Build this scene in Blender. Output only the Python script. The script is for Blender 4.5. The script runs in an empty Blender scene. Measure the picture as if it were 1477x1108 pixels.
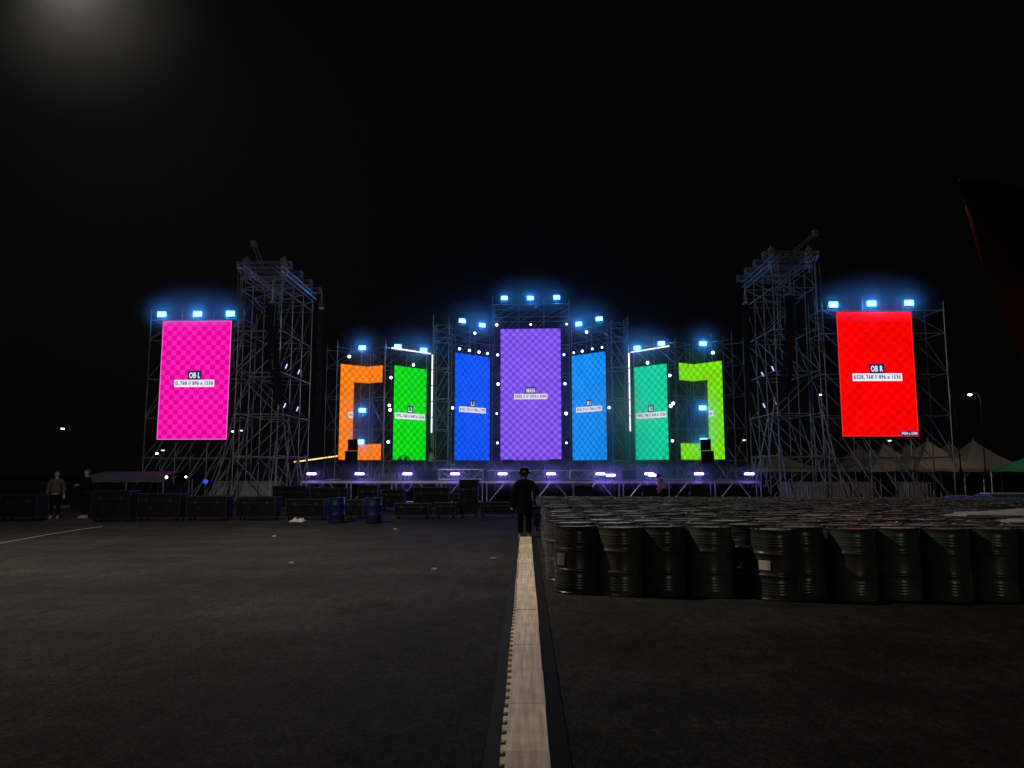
import bpy, bmesh, math, random
from mathutils import Vector, Matrix, Euler

random.seed(11)
PI = math.pi
scene = bpy.context.scene
COL = scene.collection

# ------------------------------------------------------------------ camera model
F, CX, CY = 1080.0, 738.5, 554.0
YAW, PITCH = math.atan(19.5 / F), math.atan(126 / F)
CAM = Vector((0, 0, 1.6))
ROT = Matrix.Rotation(YAW, 3, 'Z') @ Matrix.Rotation(PI / 2 + PITCH, 3, 'X')


def ray(px, py):
    return ROT @ Vector(((px - CX) / F, -(py - CY) / F, -1))


def at(px, py, Y):
    d = ray(px, py)
    return CAM + d * (Y / d.y)


def atz(px, py, z):
    d = ray(px, py)
    return CAM + d * ((z - CAM.z) / d.z)


def gx(px, Y, z=0.0):
    """point at height z whose picture column is px at distance Y"""
    return Vector(((px - 758.13) / 1080.0 * Y, Y, z))


# ------------------------------------------------------------------ materials
MATS = {}


def nodes_of(m):
    m.use_nodes = True
    nt = m.node_tree
    return nt, nt.nodes, nt.links, nt.nodes['Principled BSDF']


def mat(name, col, rough=0.6, metal=0.0, var=0.25, scale=6.0, bump=0.0, bscale=40.0, spec=0.5, stretch=(1, 1, 1)):
    m = bpy.data.materials.new(name)
    nt, N, L, b = nodes_of(m)
    tc = N.new('ShaderNodeTexCoord')
    mp = N.new('ShaderNodeMapping')
    mp.inputs['Scale'].default_value = stretch
    L.new(tc.outputs['Object'], mp.inputs['Vector'])
    nz = N.new('ShaderNodeTexNoise')
    nz.inputs['Scale'].default_value = scale
    nz.inputs['Detail'].default_value = 6
    L.new(mp.outputs['Vector'], nz.inputs['Vector'])
    cr = N.new('ShaderNodeValToRGB')
    lo = [c * (1 - var) for c in col]
    hi = [min(1, c * (1 + var)) for c in col]
    cr.color_ramp.elements[0].position = 0.3
    cr.color_ramp.elements[1].position = 0.7
    cr.color_ramp.elements[0].color = (*lo, 1)
    cr.color_ramp.elements[1].color = (*hi, 1)
    L.new(nz.outputs['Fac'], cr.inputs['Fac'])
    L.new(cr.outputs['Color'], b.inputs['Base Color'])
    b.inputs['Roughness'].default_value = rough
    b.inputs['Metallic'].default_value = metal
    b.inputs['Specular IOR Level'].default_value = spec
    if bump:
        n2 = N.new('ShaderNodeTexNoise')
        n2.inputs['Scale'].default_value = bscale
        n2.inputs['Detail'].default_value = 5
        L.new(mp.outputs['Vector'], n2.inputs['Vector'])
        bp = N.new('ShaderNodeBump')
        bp.inputs['Strength'].default_value = bump
        bp.inputs['Distance'].default_value = 0.02
        L.new(n2.outputs['Fac'], bp.inputs['Height'])
        L.new(bp.outputs['Normal'], b.inputs['Normal'])
    MATS[name] = m
    return m


def emit(name, col, strength):
    m = bpy.data.materials.new(name)
    nt, N, L, b = nodes_of(m)
    b.inputs['Base Color'].default_value = (0.02, 0.02, 0.02, 1)
    b.inputs['Emission Color'].default_value = (*col, 1)
    b.inputs['Emission Strength'].default_value = strength
    MATS[name] = m
    return m


STEEL = mat('galvanised_steel', (0.42, 0.415, 0.41), 0.4, 0.55, 0.35, 3.0)
ALU = mat('aluminium', (0.6, 0.6, 0.62), 0.35, 0.8, 0.15, 5.0)
BLACK = mat('black_paint', (0.007, 0.007, 0.008), 0.55, 0.0, 0.3, 4.0, spec=.12)
RUBBER = mat('black_rubber', (0.006, 0.006, 0.0065), 0.8, 0.0, 0.3, 8.0, bump=0.3, spec=.25)
TRIM = mat('blackened_trim', (0.012, 0.012, 0.013), 0.5, 0.3, 0.3, 5.0)
CASE = mat('case_laminate', (0.004, 0.004, 0.0045), 0.6, 0.0, 0.35, 3.0, spec=.06)
DECK = mat('deck_board', (0.05, 0.045, 0.045), 0.55, 0.0, 0.3, 2.0)
FABRIC = mat('black_cloth', (0.003, 0.003, 0.0035), 0.95, 0.0, 0.4, 9.0, spec=.02)
GREYSHIRT = mat('grey_cloth', (0.7, 0.72, 0.8), 0.9, 0.0, 0.2, 9.0)
PALESHIRT = mat('pale_cloth', (0.035, 0.027, 0.03), 0.9, 0.0, 0.2, 9.0)
PINKLITSHIRT = mat('pink_lit_cloth', (0.3, 0.13, 0.18), 0.9, 0.0, 0.2, 9.0)  # dark cloth with the pink light on it put into the colour
ORANGE = mat('orange_vest_cloth', (0.6, 0.15, 0.03), 0.8, 0.0, 0.2, 9.0)
SKIN = mat('skin', (0.24, 0.145, 0.105), 0.55, 0.0, 0.1, 9.0)
HAIR = mat('dark_hair', (0.015, 0.012, 0.01), 0.6, 0.0, 0.2, 20.0)
SHOE = mat('pale_shoe', (0.16, 0.15, 0.14), 0.7, 0.0, 0.2, 9.0)
TENT = mat('tent_fabric', (0.5, 0.41, 0.32), 0.75, 0.0, 0.12, 1.2, bump=0.3, bscale=2.5)
GREENTENT = mat('green_tent_fabric', (0.06, 0.34, 0.16), 0.75, 0.0, 0.12, 1.2, bump=0.3, bscale=2.5)
GREYTENT = mat('grey_awning_fabric', (0.09, 0.1, 0.14), 0.75, 0.0, 0.15, 1.2)
PLASTICBLUE = mat('blue_plastic', (0.004, 0.008, 0.045), 0.32, 0.0, 0.15, 4.0)
TARPBLUE = mat('blue_tarpaulin', (0.02, 0.05, 0.3), 0.5, 0.0, 0.2, 3.0, bump=0.6, bscale=6)
WHITECLOTH = mat('white_sheeting', (0.5, 0.47, 0.45), 0.55, 0.0, 0.12, 4.0, bump=0.5, bscale=8)
TANKPLASTIC = mat('white_tank_plastic', (0.26, 0.26, 0.27), 0.5, 0.0, 0.15, 3.0)
WOOD = mat('pallet_wood', (0.2, 0.14, 0.09), 0.8, 0.0, 0.3, 5.0)
DARKCLOTH = mat('dark_flag_cloth', (0.006, 0.004, 0.004), 0.85, 0.0, 0.5, 2.0, spec=.1)
REDCLOTH = mat('red_flag_cloth', (0.3, 0.014, 0.014), 0.85, 0.0, 0.5, 2.0, bump=0.5, bscale=4)
ROPE = mat('pale_rope', (0.24, 0.23, 0.21), 0.9, 0.0, 0.2, 30.0)
PAPER = mat('paper', (0.2, 0.2, 0.22), 0.8, 0.0, 0.1, 10.0)
LABELMAT = mat('drum_sticker', (0.5, 0.44, 0.34), 0.6, 0.0, 0.35, 12.0)

# steel drum paint: near-black, worn, with brown rust
def drum_mat(name, col, rough, rust):
    m = mat(name, col, rough, 0.0, 0.4, 5.0, bump=0.15, bscale=14)
    nt = m.node_tree
    N, L = nt.nodes, nt.links
    b = N['Principled BSDF']
    src = b.inputs['Base Color'].links[0].from_socket
    oi = N.new('ShaderNodeObjectInfo')
    tc = N.new('ShaderNodeTexCoord')
    add = N.new('ShaderNodeVectorMath')
    add.operation = 'MULTIPLY_ADD'
    add.inputs[1].default_value = (1, 1, 1)
    cmb = N.new('ShaderNodeCombineXYZ')
    mul = N.new('ShaderNodeMath')
    mul.operation = 'MULTIPLY'
    mul.inputs[1].default_value = 57.0
    L.new(oi.outputs['Random'], mul.inputs[0])
    L.new(mul.outputs[0], cmb.inputs['X'])
    L.new(mul.outputs[0], cmb.inputs['Z'])
    L.new(tc.outputs['Object'], add.inputs[0])
    L.new(cmb.outputs[0], add.inputs[2])
    nz = N.new('ShaderNodeTexNoise')
    nz.inputs['Scale'].default_value = 3.2
    nz.inputs['Detail'].default_value = 8
    nz.inputs['Roughness'].default_value = 0.7
    L.new(add.outputs[0], nz.inputs['Vector'])
    cr = N.new('ShaderNodeValToRGB')
    cr.color_ramp.elements[0].position = 0.52
    cr.color_ramp.elements[1].position = 0.66
    L.new(nz.outputs['Fac'], cr.inputs['Fac'])
    mx = N.new('ShaderNodeMix')
    mx.data_type = 'RGBA'
    L.new(cr.outputs['Color'], mx.inputs['Factor'])
    L.new(src, mx.inputs['A'])
    mx.inputs['B'].default_value = (*rust, 1)
    # whole-drum tint so neighbours differ
    hs = N.new('ShaderNodeHueSaturation')
    mr = N.new('ShaderNodeMapRange')
    mr.inputs['To Min'].default_value = 0.55
    mr.inputs['To Max'].default_value = 1.6
    L.new(oi.outputs['Random'], mr.inputs['Value'])
    L.new(mr.outputs[0], hs.inputs['Value'])
    L.new(mx.outputs['Result'], hs.inputs['Color'])
    L.new(hs.outputs['Color'], b.inputs['Base Color'])
    return m


DRUM = drum_mat('drum_paint', (0.038, 0.039, 0.036), 0.3, (0.05, 0.042, 0.032))
LID = drum_mat('drum_lid_paint', (0.26, 0.25, 0.23), 0.4, (0.075, 0.06, 0.045))

# asphalt
def asphalt():
    m = bpy.data.materials.new('asphalt')
    nt, N, L, b = nodes_of(m)
    tc = N.new('ShaderNodeTexCoord')
    def noise(scale, detail, stretch=(1, 1, 1), rough=0.6):
        mp = N.new('ShaderNodeMapping')
        mp.inputs['Scale'].default_value = stretch
        L.new(tc.outputs['Object'], mp.inputs['Vector'])
        n = N.new('ShaderNodeTexNoise')
        n.inputs['Scale'].default_value = scale
        n.inputs['Detail'].default_value = detail
        n.inputs['Roughness'].default_value = rough
        L.new(mp.outputs['Vector'], n.inputs['Vector'])
        return n.outputs['Fac']
    def ramp(s, p0, p1, c0, c1):
        r = N.new('ShaderNodeValToRGB')
        r.color_ramp.elements[0].position = p0
        r.color_ramp.elements[1].position = p1
        r.color_ramp.elements[0].color = (*c0, 1)
        r.color_ramp.elements[1].color = (*c1, 1)
        L.new(s, r.inputs['Fac'])
        return r.outputs['Color']
    big = ramp(noise(0.22, 6, (1, 0.6, 1)), 0.3, 0.72, (0.012, 0.0112, 0.01), (0.034, 0.0308, 0.0265))
    streak = ramp(noise(0.35, 5, (0.25, 2.2, 1)), 0.35, 0.7, (0.75, 0.75, 0.75), (1.2, 1.18, 1.15))
    grain = ramp(noise(34, 4, (1, .55, 1), rough=0.85), 0.36, 0.68, (0.25, 0.25, 0.25), (2.3, 2.25, 2.15))
    def mul(a, c):
        x = N.new('ShaderNodeMix')
        x.data_type = 'RGBA'
        x.blend_type = 'MULTIPLY'
        x.inputs['Factor'].default_value = 1
        L.new(a, x.inputs['A'])
        L.new(c, x.inputs['B'])
        return x.outputs['Result']
    mid = ramp(noise(7, 6, (1, .5, 1), rough=0.8), 0.34, 0.66, (0.5, 0.5, 0.5), (1.6, 1.57, 1.5))
    blot = ramp(noise(1.3, 5, (1, .7, 1), 0.65), 0.38, 0.62, (0.72, 0.72, 0.72), (1.15, 1.14, 1.12))
    L.new(mul(mul(mul(mul(big, streak), grain), mid), blot), b.inputs['Base Color'])
    rr = N.new('ShaderNodeMapRange')
    rr.inputs['To Min'].default_value = 0.7
    rr.inputs['To Max'].default_value = 0.95
    L.new(noise(0.6, 5), rr.inputs['Value'])
    L.new(rr.outputs[0], b.inputs['Roughness'])
    b.inputs['Specular IOR Level'].default_value = 0.14
    bp = N.new('ShaderNodeBump')
    bp.inputs['Strength'].default_value = 0.9
    bp.inputs['Distance'].default_value = 0.02
    L.new(noise(38, 5, rough=0.8), bp.inputs['Height'])
    L.new(bp.outputs['Normal'], b.inputs['Normal'])
    return m


ASPHALT = asphalt()

# plywood-like ramp lid
def lidboard():
    m = mat('ramp_lid_plastic', (0.95, 0.73, 0.41), 0.42, 0.0, 0.16, 1.5, bump=0.25, bscale=30, stretch=(6, 0.9, 6))
    nt = m.node_tree
    N, L = nt.nodes, nt.links
    b = N['Principled BSDF']
    src = b.inputs['Base Color'].links[0].from_socket
    tc = N.new('ShaderNodeTexCoord')
    mp = N.new('ShaderNodeMapping')
    mp.inputs['Scale'].default_value = (22, 0.7, 1)
    L.new(tc.outputs['Object'], mp.inputs['Vector'])
    n = N.new('ShaderNodeTexNoise')
    n.inputs['Scale'].default_value = 1.6
    n.inputs['Detail'].default_value = 7
    L.new(mp.outputs['Vector'], n.inputs['Vector'])
    r = N.new('ShaderNodeValToRGB')
    r.color_ramp.elements[0].position = 0.36
    r.color_ramp.elements[1].position = 0.6
    r.color_ramp.elements[0].color = (0.74, 0.69, 0.66, 1)
    r.color_ramp.elements[1].color = (1.08, 1.05, 1.05, 1)
    L.new(n.outputs['Fac'], r.inputs['Fac'])
    n3 = N.new('ShaderNodeTexNoise')
    n3.inputs['Scale'].default_value = 5
    n3.inputs['Detail'].default_value = 8
    L.new(tc.outputs['Object'], n3.inputs['Vector'])
    r3 = N.new('ShaderNodeValToRGB')
    r3.color_ramp.elements[0].position = 0.33
    r3.color_ramp.elements[1].position = 0.6
    r3.color_ramp.elements[0].color = (0.78, 0.75, 0.74, 1)
    r3.color_ramp.elements[1].color = (1, 1, 1, 1)
    L.new(n3.outputs['Fac'], r3.inputs['Fac'])
    def mul(a, c):
        x = N.new('ShaderNodeMix')
        x.data_type = 'RGBA'
        x.blend_type = 'MULTIPLY'
        x.inputs['Factor'].default_value = 1
        L.new(a, x.inputs['A'])
        L.new(c, x.inputs['B'])
        return x.outputs['Result']
    oi = N.new('ShaderNodeObjectInfo')
    hs = N.new('ShaderNodeHueSaturation')
    mr = N.new('ShaderNodeMapRange')
    mr.inputs['To Min'].default_value = 0.8
    mr.inputs['To Max'].default_value = 1.12
    L.new(oi.outputs['Random'], mr.inputs['Value'])
    L.new(mr.outputs[0], hs.inputs['Value'])
    L.new(mul(mul(src, r.outputs['Color']), r3.outputs['Color']), hs.inputs['Color'])
    L.new(hs.outputs['Color'], b.inputs['Base Color'])
    return m


LIDBOARD = lidboard()

E_FLOOD = emit('floodlight_glow', (0.04, 0.30, 1.0), 62.0)
E_SPOT = emit('spot_glow', (0.66, 0.82, 1.0), 5.5)
E_BAR = emit('violet_bar_glow', (0.25, 0.18, 1.0), 150.0)
E_TUBE = emit('tube_glow', (0.86, 0.88, 1.0), 1.9)
E_SLIVER = emit('violet_sliver_glow', (0.45, 0.38, 1.0), 2.2)
E_STREET = emit('street_lamp_glow', (0.95, 0.97, 1.0), 60.0)
E_WARM = emit('warm_lamp_glow', (1.0, 0.75, 0.45), 60.0)
E_RED = emit('red_lamp_glow', (1.0, 0.45, 0.3), 45.0)
E_COOL = emit('cool_lamp_glow', (0.6, 0.75, 1.0), 50.0)
E_BLUE = emit('blue_lamp_glow', (0.03, 0.08, 0.9), 1.0)
E_STRING = emit('string_bulb_glow', (1.0, 0.66, 0.25), 2.2)
E_DIM = emit('dim_lamp_glow', (0.9, 0.95, 1.0), 1.2)


# ------------------------------------------------------------------ mesh builder
class MB:
    def __init__(s):
        s.v, s.f, s.m, s.uv = [], [], [], {}

    def add(s, verts, faces, mi=0):
        o = len(s.v)
        s.v += [Vector(p) for p in verts]
        for f in faces:
            s.f.append([i + o for i in f])
            s.m.append(mi)

    def box(s, c, size, rot=None, mi=0, bev=0.0):
        hx, hy, hz = size[0] / 2, size[1] / 2, size[2] / 2
        R = Euler(rot).to_matrix() if rot else Matrix.Identity(3)
        c = Vector(c)
        if bev > 0:
            b = min(bev, hx * .9, hy * .9, hz * .9)
            vs, idx = [], {}
            for sx in (-1, 1):
                for sy in (-1, 1):
                    for sz in (-1, 1):
                        for a in range(3):
                            p = [sx * (hx - (b if a != 0 else 0)), sy * (hy - (b if a != 1 else 0)), sz * (hz - (b if a != 2 else 0))]
                            idx[(sx, sy, sz, a)] = len(vs)
                            vs.append(c + R @ Vector(p))
            fs = []
            def I(a, **k):
                return idx[(k['x'], k['y'], k['z'], a)]
            for sx in (-1, 1):
                fs.append([idx[(sx, -1, -1, 0)], idx[(sx, 1, -1, 0)], idx[(sx, 1, 1, 0)], idx[(sx, -1, 1, 0)]][::sx])
            for sy in (-1, 1):
                fs.append([idx[(-1, sy, -1, 1)], idx[(-1, sy, 1, 1)], idx[(1, sy, 1, 1)], idx[(1, sy, -1, 1)]][::sy])
            for sz in (-1, 1):
                fs.append([idx[(-1, -1, sz, 2)], idx[(1, -1, sz, 2)], idx[(1, 1, sz, 2)], idx[(-1, 1, sz, 2)]][::sz])
            for sx in (-1, 1):
                for sy in (-1, 1):
                    fs.append([idx[(sx, sy, -1, 0)], idx[(sx, sy, -1, 1)], idx[(sx, sy, 1, 1)], idx[(sx, sy, 1, 0)]])
                for sz in (-1, 1):
                    fs.append([idx[(sx, -1, sz, 0)], idx[(sx, -1, sz, 2)], idx[(sx, 1, sz, 2)], idx[(sx, 1, sz, 0)]])
            for sy in (-1, 1):
                for sz in (-1, 1):
                    fs.append([idx[(-1, sy, sz, 1)], idx[(-1, sy, sz, 2)], idx[(1, sy, sz, 2)], idx[(1, sy, sz, 1)]])
            for k in [(x, y, z) for x in (-1, 1) for y in (-1, 1) for z in (-1, 1)]:
                fs.append([idx[(*k, 0)], idx[(*k, 1)], idx[(*k, 2)]])
            s.add(vs, fs, mi)
            return
        vs = [c + R @ Vector((x * hx, y * hy, z * hz)) for x in (-1, 1) for y in (-1, 1) for z in (-1, 1)]
        s.add(vs, [(0, 1, 3, 2), (4, 6, 7, 5), (0, 4, 5, 1), (2, 3, 7, 6), (0, 2, 6, 4), (1, 5, 7, 3)], mi)

    def tube(s, a, b, r, n=6, mi=0, r2=None):
        a, b = Vector(a), Vector(b)
        d = (b - a)
        if d.length < 1e-6:
            return
        d.normalize()
        u = d.orthogonal().normalized()
        w = d.cross(u)
        r2 = r if r2 is None else r2
        vs = []
        for i in range(n):
            t = 2 * PI * i / n
            k = u * math.cos(t) + w * math.sin(t)
            vs += [a + k * r, b + k * r2]
        fs = [(2 * i, 2 * ((i + 1) % n), 2 * ((i + 1) % n) + 1, 2 * i + 1) for i in range(n)]
        fs.append([2 * i for i in range(n)][::-1])
        fs.append([2 * i + 1 for i in range(n)])
        s.add(vs, fs, mi)

    def path(s, pts, r, n=6, mi=0):
        for a, b in zip(pts, pts[1:]):
            s.tube(a, b, r, n, mi)

    def lathe(s, prof, n=28, c=(0, 0, 0), mi=0, axis='Z', cap=True):
        c = Vector(c)
        vs = []
        for r, z in prof:
            for i in range(n):
                t = 2 * PI * i / n
                p = Vector((r * math.cos(t), r * math.sin(t), z))
                if axis == 'Y':
                    p = Vector((p.x, p.z, p.y))
                elif axis == 'X':
                    p = Vector((p.z, p.x, p.y))
                vs.append(c + p)
        fs = []
        for k in range(len(prof) - 1):
            for i in range(n):
                j = (i + 1) % n
                fs.append((k * n + i, k * n + j, (k + 1) * n + j, (k + 1) * n + i))
        if cap:
            fs.append([i for i in range(n)][::-1])
            fs.append([(len(prof) - 1) * n + i for i in range(n)])
        s.add(vs, fs, mi)

    def poly_prism(s, pts, thick, mi=0):
        """pts: list of 3D front points (planar), extruded along vector thick"""
        n = len(pts)
        t = Vector(thick)
        vs = [Vector(p) for p in pts] + [Vector(p) + t for p in pts]
        fs = [list(range(n)), list(range(2 * n - 1, n - 1, -1))]
        fs += [(i, (i + 1) % n, (i + 1) % n + n, i + n)[::-1] for i in range(n)]
        s.add(vs, fs, mi)

    def build(s, name, mats, parent=None, world=False, smooth=False, fix=True):
        me = bpy.data.meshes.new(name)
        off = Vector((0, 0, 0))
        if world and parent is not None:
            off = Vector(parent.location) if parent.parent is None else Vector(parent.location) + Vector(parent.parent.location)
        me.from_pydata([v - off for v in s.v], [], s.f)
        mats = mats if isinstance(mats, (list, tuple)) else [mats]
        for m in mats:
            me.materials.append(m)
        me.polygons.foreach_set('material_index', s.m)
        if fix:
            bm = bmesh.new()
            bm.from_mesh(me)
            bmesh.ops.recalc_face_normals(bm, faces=bm.faces)
            bm.to_mesh(me)
            bm.free()
        if smooth:
            me.polygons.foreach_set('use_smooth', [True] * len(me.polygons))
            try:
                me.set_sharp_from_angle(angle=math.radians(40))
            except Exception:
                pass
        me.update()
        o = bpy.data.objects.new(name, me)
        COL.objects.link(o)
        if parent is not None:
            o.parent = parent
        return o


def tag(o, label=None, cat=None, group=None, kind=None):
    if label: o['label'] = label
    if cat: o['category'] = cat
    if group: o['group'] = group
    if kind: o['kind'] = kind
    return o


def thing(name, loc, rz=0.0, label=None, cat=None, group=None):
    o = bpy.data.objects.new(name, None)
    o.empty_display_size = 0.2
    o.location = loc
    o.rotation_euler = (0, 0, rz)
    COL.objects.link(o)
    return tag(o, label, cat, group)


def kids(o):
    return [c for c in ALLKIDS.get(o.name, [])]


ALLKIDS = {}


def dup(root, loc, rz=None, label=None, group=None, rot=None):
    r = root.copy()
    COL.objects.link(r)
    r.location = loc
    if rz is not None: r.rotation_euler = (0, 0, rz)
    if rot is not None: r.rotation_euler = rot
    if label: r['label'] = label
    if group: r['group'] = group
    for ch in list(root.children):
        c = ch.copy()
        COL.objects.link(c)
        c.parent = r
        for g in list(ch.children):
            d = g.copy()
            COL.objects.link(d)
            d.parent = c
    return r


ORD = ['first', 'second', 'third', 'fourth', 'fifth', 'sixth', 'seventh', 'eighth', 'ninth', 'tenth', 'eleventh', 'twelfth',
       'thirteenth', 'fourteenth', 'fifteenth', 'sixteenth', 'seventeenth', 'eighteenth', 'nineteenth', 'twentieth']

# ------------------------------------------------------------------ ground
g = MB()
g.add([(-260, -40, 0), (260, -40, 0), (260, 330, 0), (-260, 330, 0)], [(0, 1, 2, 3)])
tag(g.build('ground', ASPHALT), 'dark worn asphalt yard in front of the stage', kind='structure')

# ------------------------------------------------------------------ cable ramp
ramp = thing('cable_ramp', (0.005, 0, 0), 0, 'long cable ramp with pale tan lid and black sloped rubber sides on the asphalt', 'cable ramp')
Y0, Y1, HZ = 1.8, 18.15, 0.045
for side in (-1, 1):
    b = MB()
    n = 1
    x0, x1 = side * 0.124, side * 0.24
    prof = [(x0, 0.004), (x1, 0.004), (x1, 0.012), (x0, HZ - 0.004)]
    vs = [(x, Y0, z) for x, z in prof] + [(x, Y1, z) for x, z in prof]
    b.add(vs, [(0, 1, 2, 3), (7, 6, 5, 4), (0, 4, 5, 1), (1, 5, 6, 2), (2, 6, 7, 3), (3, 7, 4, 0)])
    b.build('rubber_side', RUBBER, ramp)
y = Y0
seg = 0.86
while y < Y1 - 0.1:
    ye = min(y + seg, Y1)
    b = MB()
    # castellated left edge, straight right edge
    pts = [(0.125, y + 0.004), (0.125, ye - 0.004)]
    yy = ye - 0.004
    p = 0.145
    jx, jz = random.uniform(-.004, .004), random.uniform(-.002, .002)
    k = int((ye - y) / p)
    edge = []
    for i in range(k):
        a = y + 0.006 + i * (ye - y - 0.01) / k
        e = a + (ye - y - 0.01) / k
        mid = a + (e - a) * 0.52
        edge += [(-0.148, a + 0.002), (-0.148, mid), (-0.119, mid + 0.004), (-0.119, e)]
    poly = [(-0.119, y + 0.004)] + edge + [(-0.119, ye - 0.004)]
    poly = poly[::-1]
    loop = [(0.125, y + 0.004)] + [(0.125, ye - 0.004)] + poly
    b.poly_prism([(x + jx, q, HZ + 0.006 + jz) for x, q in loop], (0, 0, -0.03))
    b.build('lid_section', LIDBOARD, ramp)
    y = ye

# ------------------------------------------------------------------ LED walls
def font_mesh(text, width, height, bold=0.02):
    cu = bpy.data.curves.new('caption', 'FONT')
    cu.body = text
    cu.offset = bold
    cu.space_character = 1.06
    cu.resolution_u = 3
    o = bpy.data.objects.new('caption', cu)
    COL.objects.link(o)
    dg = bpy.context.evaluated_depsgraph_get()
    me = bpy.data.meshes.new_from_object(o.evaluated_get(dg))
    bpy.data.objects.remove(o)
    bpy.data.curves.remove(cu)
    xs = [v.co.x for v in me.vertices]
    ys = [v.co.y for v in me.vertices]
    x0, x1, y0, y1 = min(xs), max(xs), min(ys), max(ys)
    vs = [((v.co.x - (x0 + x1) / 2) / (x1 - x0) * width, (v.co.y - (y0 + y1) / 2) / (y1 - y0) * height) for v in me.vertices]
    fs = [list(p.vertices) for p in me.polygons]
    bpy.data.meshes.remove(me)
    return vs, fs


E_WHITEPLATE = emit('caption_white', (0.9, 0.86, 1.0), 0.95)
E_INK = emit('caption_ink', (0.014, 0.01, 0.06), 1.0)
E_DARKPLATE = emit('title_plate_dark', (0.02, 0.012, 0.09), 1.0)
E_TITLE = emit('title_white', (0.9, 0.9, 1.0), 1.0)


def screen_mat(name, ca, cb, w, h, border=None, strength=1.0):
    m = bpy.data.materials.new(name)
    nt, N, L, b = nodes_of(m)
    b.inputs['Base Color'].default_value = (0.01, 0.01, 0.01, 1)
    b.inputs['Roughness'].default_value = 0.8
    b.inputs['Specular IOR Level'].default_value = 0.08
    uv = N.new('ShaderNodeUVMap')
    uv.uv_map = 'UVMap'
    sep = N.new('ShaderNodeSeparateXYZ')
    L.new(uv.outputs['UV'], sep.inputs[0])
    cmb = N.new('ShaderNodeCombineXYZ')
    L.new(sep.outputs['X'], cmb.inputs['X'])
    L.new(sep.outputs['Y'], cmb.inputs['Y'])
    cmb.inputs['Z'].default_value = 0.5
    ck = N.new('ShaderNodeTexChecker')
    ck.inputs['Scale'].default_value = 1.0
    ck.inputs['Color1'].default_value = (*ca, 1)
    ck.inputs['Color2'].default_value = (*cb, 1)
    L.new(cmb.outputs[0], ck.inputs['Vector'])
    # module-to-module brightness differences
    fl = N.new('ShaderNodeVectorMath')
    fl.operation = 'SCALE'
    fl.inputs['Scale'].default_value = 0.5
    L.new(cmb.outputs[0], fl.inputs[0])
    f2 = N.new('ShaderNodeVectorMath')
    f2.operation = 'FLOOR'
    L.new(fl.outputs[0], f2.inputs[0])
    wn = N.new('ShaderNodeTexWhiteNoise')
    L.new(f2.outputs[0], wn.inputs['Vector'])
    mr = N.new('ShaderNodeMapRange')
    mr.inputs['To Min'].default_value = 0.93
    mr.inputs['To Max'].default_value = 1.05
    L.new(wn.outputs['Value'], mr.inputs['Value'])
    mx = N.new('ShaderNodeMix')
    mx.data_type = 'RGBA'
    mx.blend_type = 'MULTIPLY'
    mx.inputs['Factor'].default_value = 1
    L.new(ck.outputs['Color'], mx.inputs['A'])
    L.new(mr.outputs[0], mx.inputs['B'])
    col = mx.outputs['Result']
    if border:
        def m2(op, a, bb):
            q = N.new('ShaderNodeMath')
            q.operation = op
            for i, s_ in enumerate((a, bb)):
                if isinstance(s_, (int, float)):
                    q.inputs[i].default_value = s_
                else:
                    L.new(s_, q.inputs[i])
            return q.outputs[0]
        dx = m2('MINIMUM', sep.outputs['X'], m2('SUBTRACT', w, sep.outputs['X']))
        dy = m2('MINIMUM', sep.outputs['Y'], m2('SUBTRACT', h, sep.outputs['Y']))
        ed = m2('LESS_THAN', m2('MINIMUM', dx, dy), 0.16)
        mb_ = N.new('ShaderNodeMix')
        mb_.data_type = 'RGBA'
        L.new(ed, mb_.inputs['Factor'])
        L.new(col, mb_.inputs['A'])
        mb_.inputs['B'].default_value = (*border, 1)
        col = mb_.outputs['Result']
    L.new(col, b.inputs['Emission Color'])
    b.inputs['Emission Strength'].default_value = strength
    return m


def srgb(r, g_, b_):
    f = lambda c: (c / 255 / 12.92) if c / 255 <= 0.04045 else ((c / 255 + 0.055) / 1.055) ** 2.4
    return (f(r), f(g_), f(b_))


def panel(parent, polys, cells_per_m, m, base_z, thick=0.09, origin=(0, 0)):
    """one LED face: polys = list of (A, B, list of (u,z)) in world; A->B is the plane's foot line"""


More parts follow.
